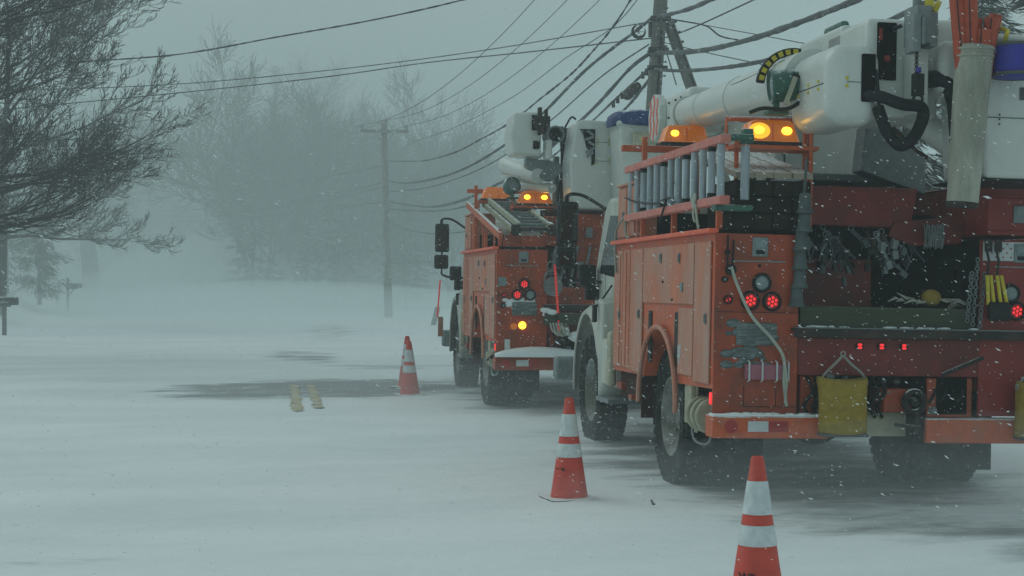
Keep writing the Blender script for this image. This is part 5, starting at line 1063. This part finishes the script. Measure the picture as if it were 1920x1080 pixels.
for i, (px, dp, h) in enumerate([(gr.uniform(470, 1010), gr.uniform(70, 112), gr.uniform(3.5, 7.5)) for _ in range(36)] + [(585, 100, 9), (690, 84, 8), (740, 92, 9.5), (545, 112, 10), (800, 95, 8.5), (480, 120, 10.5), (880, 105, 10), (430, 132, 10), (960, 98, 9), (620, 105, 9.5), (760, 70, 5.5), (665, 95, 9)]):
    c = copy_tree(cf); q = at(px, dp, z=0); q.z = gz(q.x, q.y) - .1; c.location = q; s = h / 15.8; c.scale = (s * 1.35, s * 1.35, s); c.rotation_euler = (0, 0, i * 1.3)
    tag(c, 'blurred dark evergreens low in the hazy row right of the road', group=GC)
conifer(at(74, 62, z=.7), 5.4, 1.25, 8, 'dense dark evergreen standing behind the nearest mailbox', None, .08, 9000, .02)
conifer(at(12, 66, z=.8), 7.5, 1.7, 9, 'larger evergreen partly cut off by the left edge', None, .08, 9000, .02)
conifer(at(1840, 34, z=.0), 8.2, 3.1, 11, 'dark evergreen rising behind the bucket at the top right corner', None, .10, 12000, .02)
conifer(at(1700, 26, z=.0), 4.6, 2.2, 12, 'snow-dusted evergreen glimpsed through the gap under the boom', None, .30, 12000, .02)
conifer(at(1965, 30, z=.0), 7.6, 2.6, 13, 'evergreen beyond the right edge behind the nearest truck', None, .12, 9000, .02)

# ------------------------------------------------------------------ air: haze, blown snow, falling flakes
def volume_mat(name, dens, col=(.93, 1.0, .99)):
    m = bpy.data.materials.new(name); m.use_nodes = True; n = m.node_tree; n.nodes.clear()
    o = n.nodes.new("ShaderNodeOutputMaterial"); v = n.nodes.new("ShaderNodeVolumePrincipled")
    v.inputs['Density'].default_value = dens; v.inputs['Color'].default_value = (*col, 1); v.inputs['Anisotropy'].default_value = 0
    n.links.new(v.outputs[0], o.inputs['Volume']); MATS[name] = m; return m
volume_mat('haze_air', .0043)
h = MB().box(-260, 260, -60, 480, -1.5, 24).build('haze', 'haze_air', smooth=0); tag(h, 'even blizzard haze filling the air over the whole road', kind='stuff')
volume_mat('squall', .0225); volume_mat('blown_thin', .022); volume_mat('blown_mid', .034); volume_mat('blown_thick', .07)
for i, (px, dp, z, sx, sy, sz, mt) in enumerate(((405, 84, .3, 5.0, 22, 3.4, 'blown_thick'), (530, 64, .1, 9, 13, 1.25, 'blown_thick'), (560, 98, .0, 19, 17, 3.4, 'blown_mid'), (620, 76, .0, 17, 15, 2.3, 'blown_mid'), (250, 118, .3, 12, 14, 2.6, 'blown_thin'), (350, 118, .5, 18, 26, 7, 'blown_thin'), (640, 90, 1.0, 14, 18, 2.4, 'blown_thin'), (480, 45, .5, 9, 12, .8, 'blown_thin'))):
    o = MB().ball((0, 0, 0), 1, (sx, sy, sz), 24, 14).build('blowing_snow', mt, smooth=180); o.location = at(px, dp, z=z); o.rotation_euler = (0, 0, R(-5))
    tag(o, 'cloud of snow blown low across the road', kind='stuff')
o = MB().ball((0, 0, 0), 1, (170, 108, 23), 40, 24).build('blowing_snow', 'squall', smooth=180); o.location = (0, 152, 0)
tag(o, 'thicker squall of snow beyond the trucks that fades the far trees', kind='stuff')
volume_mat('ground_drift', .042)
for i, (x, y, sx, sy, sz) in enumerate(((4.9, 8.9, 3.6, 2.3, .62), (4.2, 12.5, 2.6, 3.4, .40), (2.0, 18.6, 4.2, 4.4, .50))):
    o = MB().ball((0, 0, 0), 1, (sx, sy, sz), 28, 14).build('blowing_snow', 'ground_drift', smooth=180); o.location = (x, y, .12)
    tag(o, 'low swirl of drifting snow round the truck wheels', kind='stuff')
N = 84000; rs = np.random.RandomState(4)
c = np.stack([rs.uniform(-6, 9, N), rs.uniform(3.6, 21, N), rs.uniform(.05, 6, N)], 1)
r = rs.uniform(.0009, .0026, N) * (1 + (rs.rand(N) > .96) * .7)
u = np.stack([np.ones(N) * .9, rs.normal(0, .3, N), -.45 + rs.normal(0, .25, N)], 1); u /= np.linalg.norm(u, axis=1)[:, None]
w = np.cross(u, rs.normal(0, 1, (N, 3))); w /= np.linalg.norm(w, axis=1)[:, None]; t = np.cross(u, w); L = rs.uniform(1.2, 4.2, N)
V = np.concatenate([c + u * (r * L)[:, None], c - u * (r * L)[:, None], c + w * r[:, None], c - w * r[:, None], c + t * r[:, None], c - t * r[:, None]], 0)
I = np.arange(N); q = [(0, 2, 4), (0, 4, 3), (0, 3, 5), (0, 5, 2), (1, 4, 2), (1, 3, 4), (1, 5, 3), (1, 2, 5)]
FS = np.concatenate([np.stack([I + a * N, I + b * N, I + d_ * N], 1) for a, b, d_ in q], 0)
o = build_fast(V, FS, 'falling_snow', ['flake'], None); tag(o, 'wind-driven snowflakes filling the air', kind='stuff')
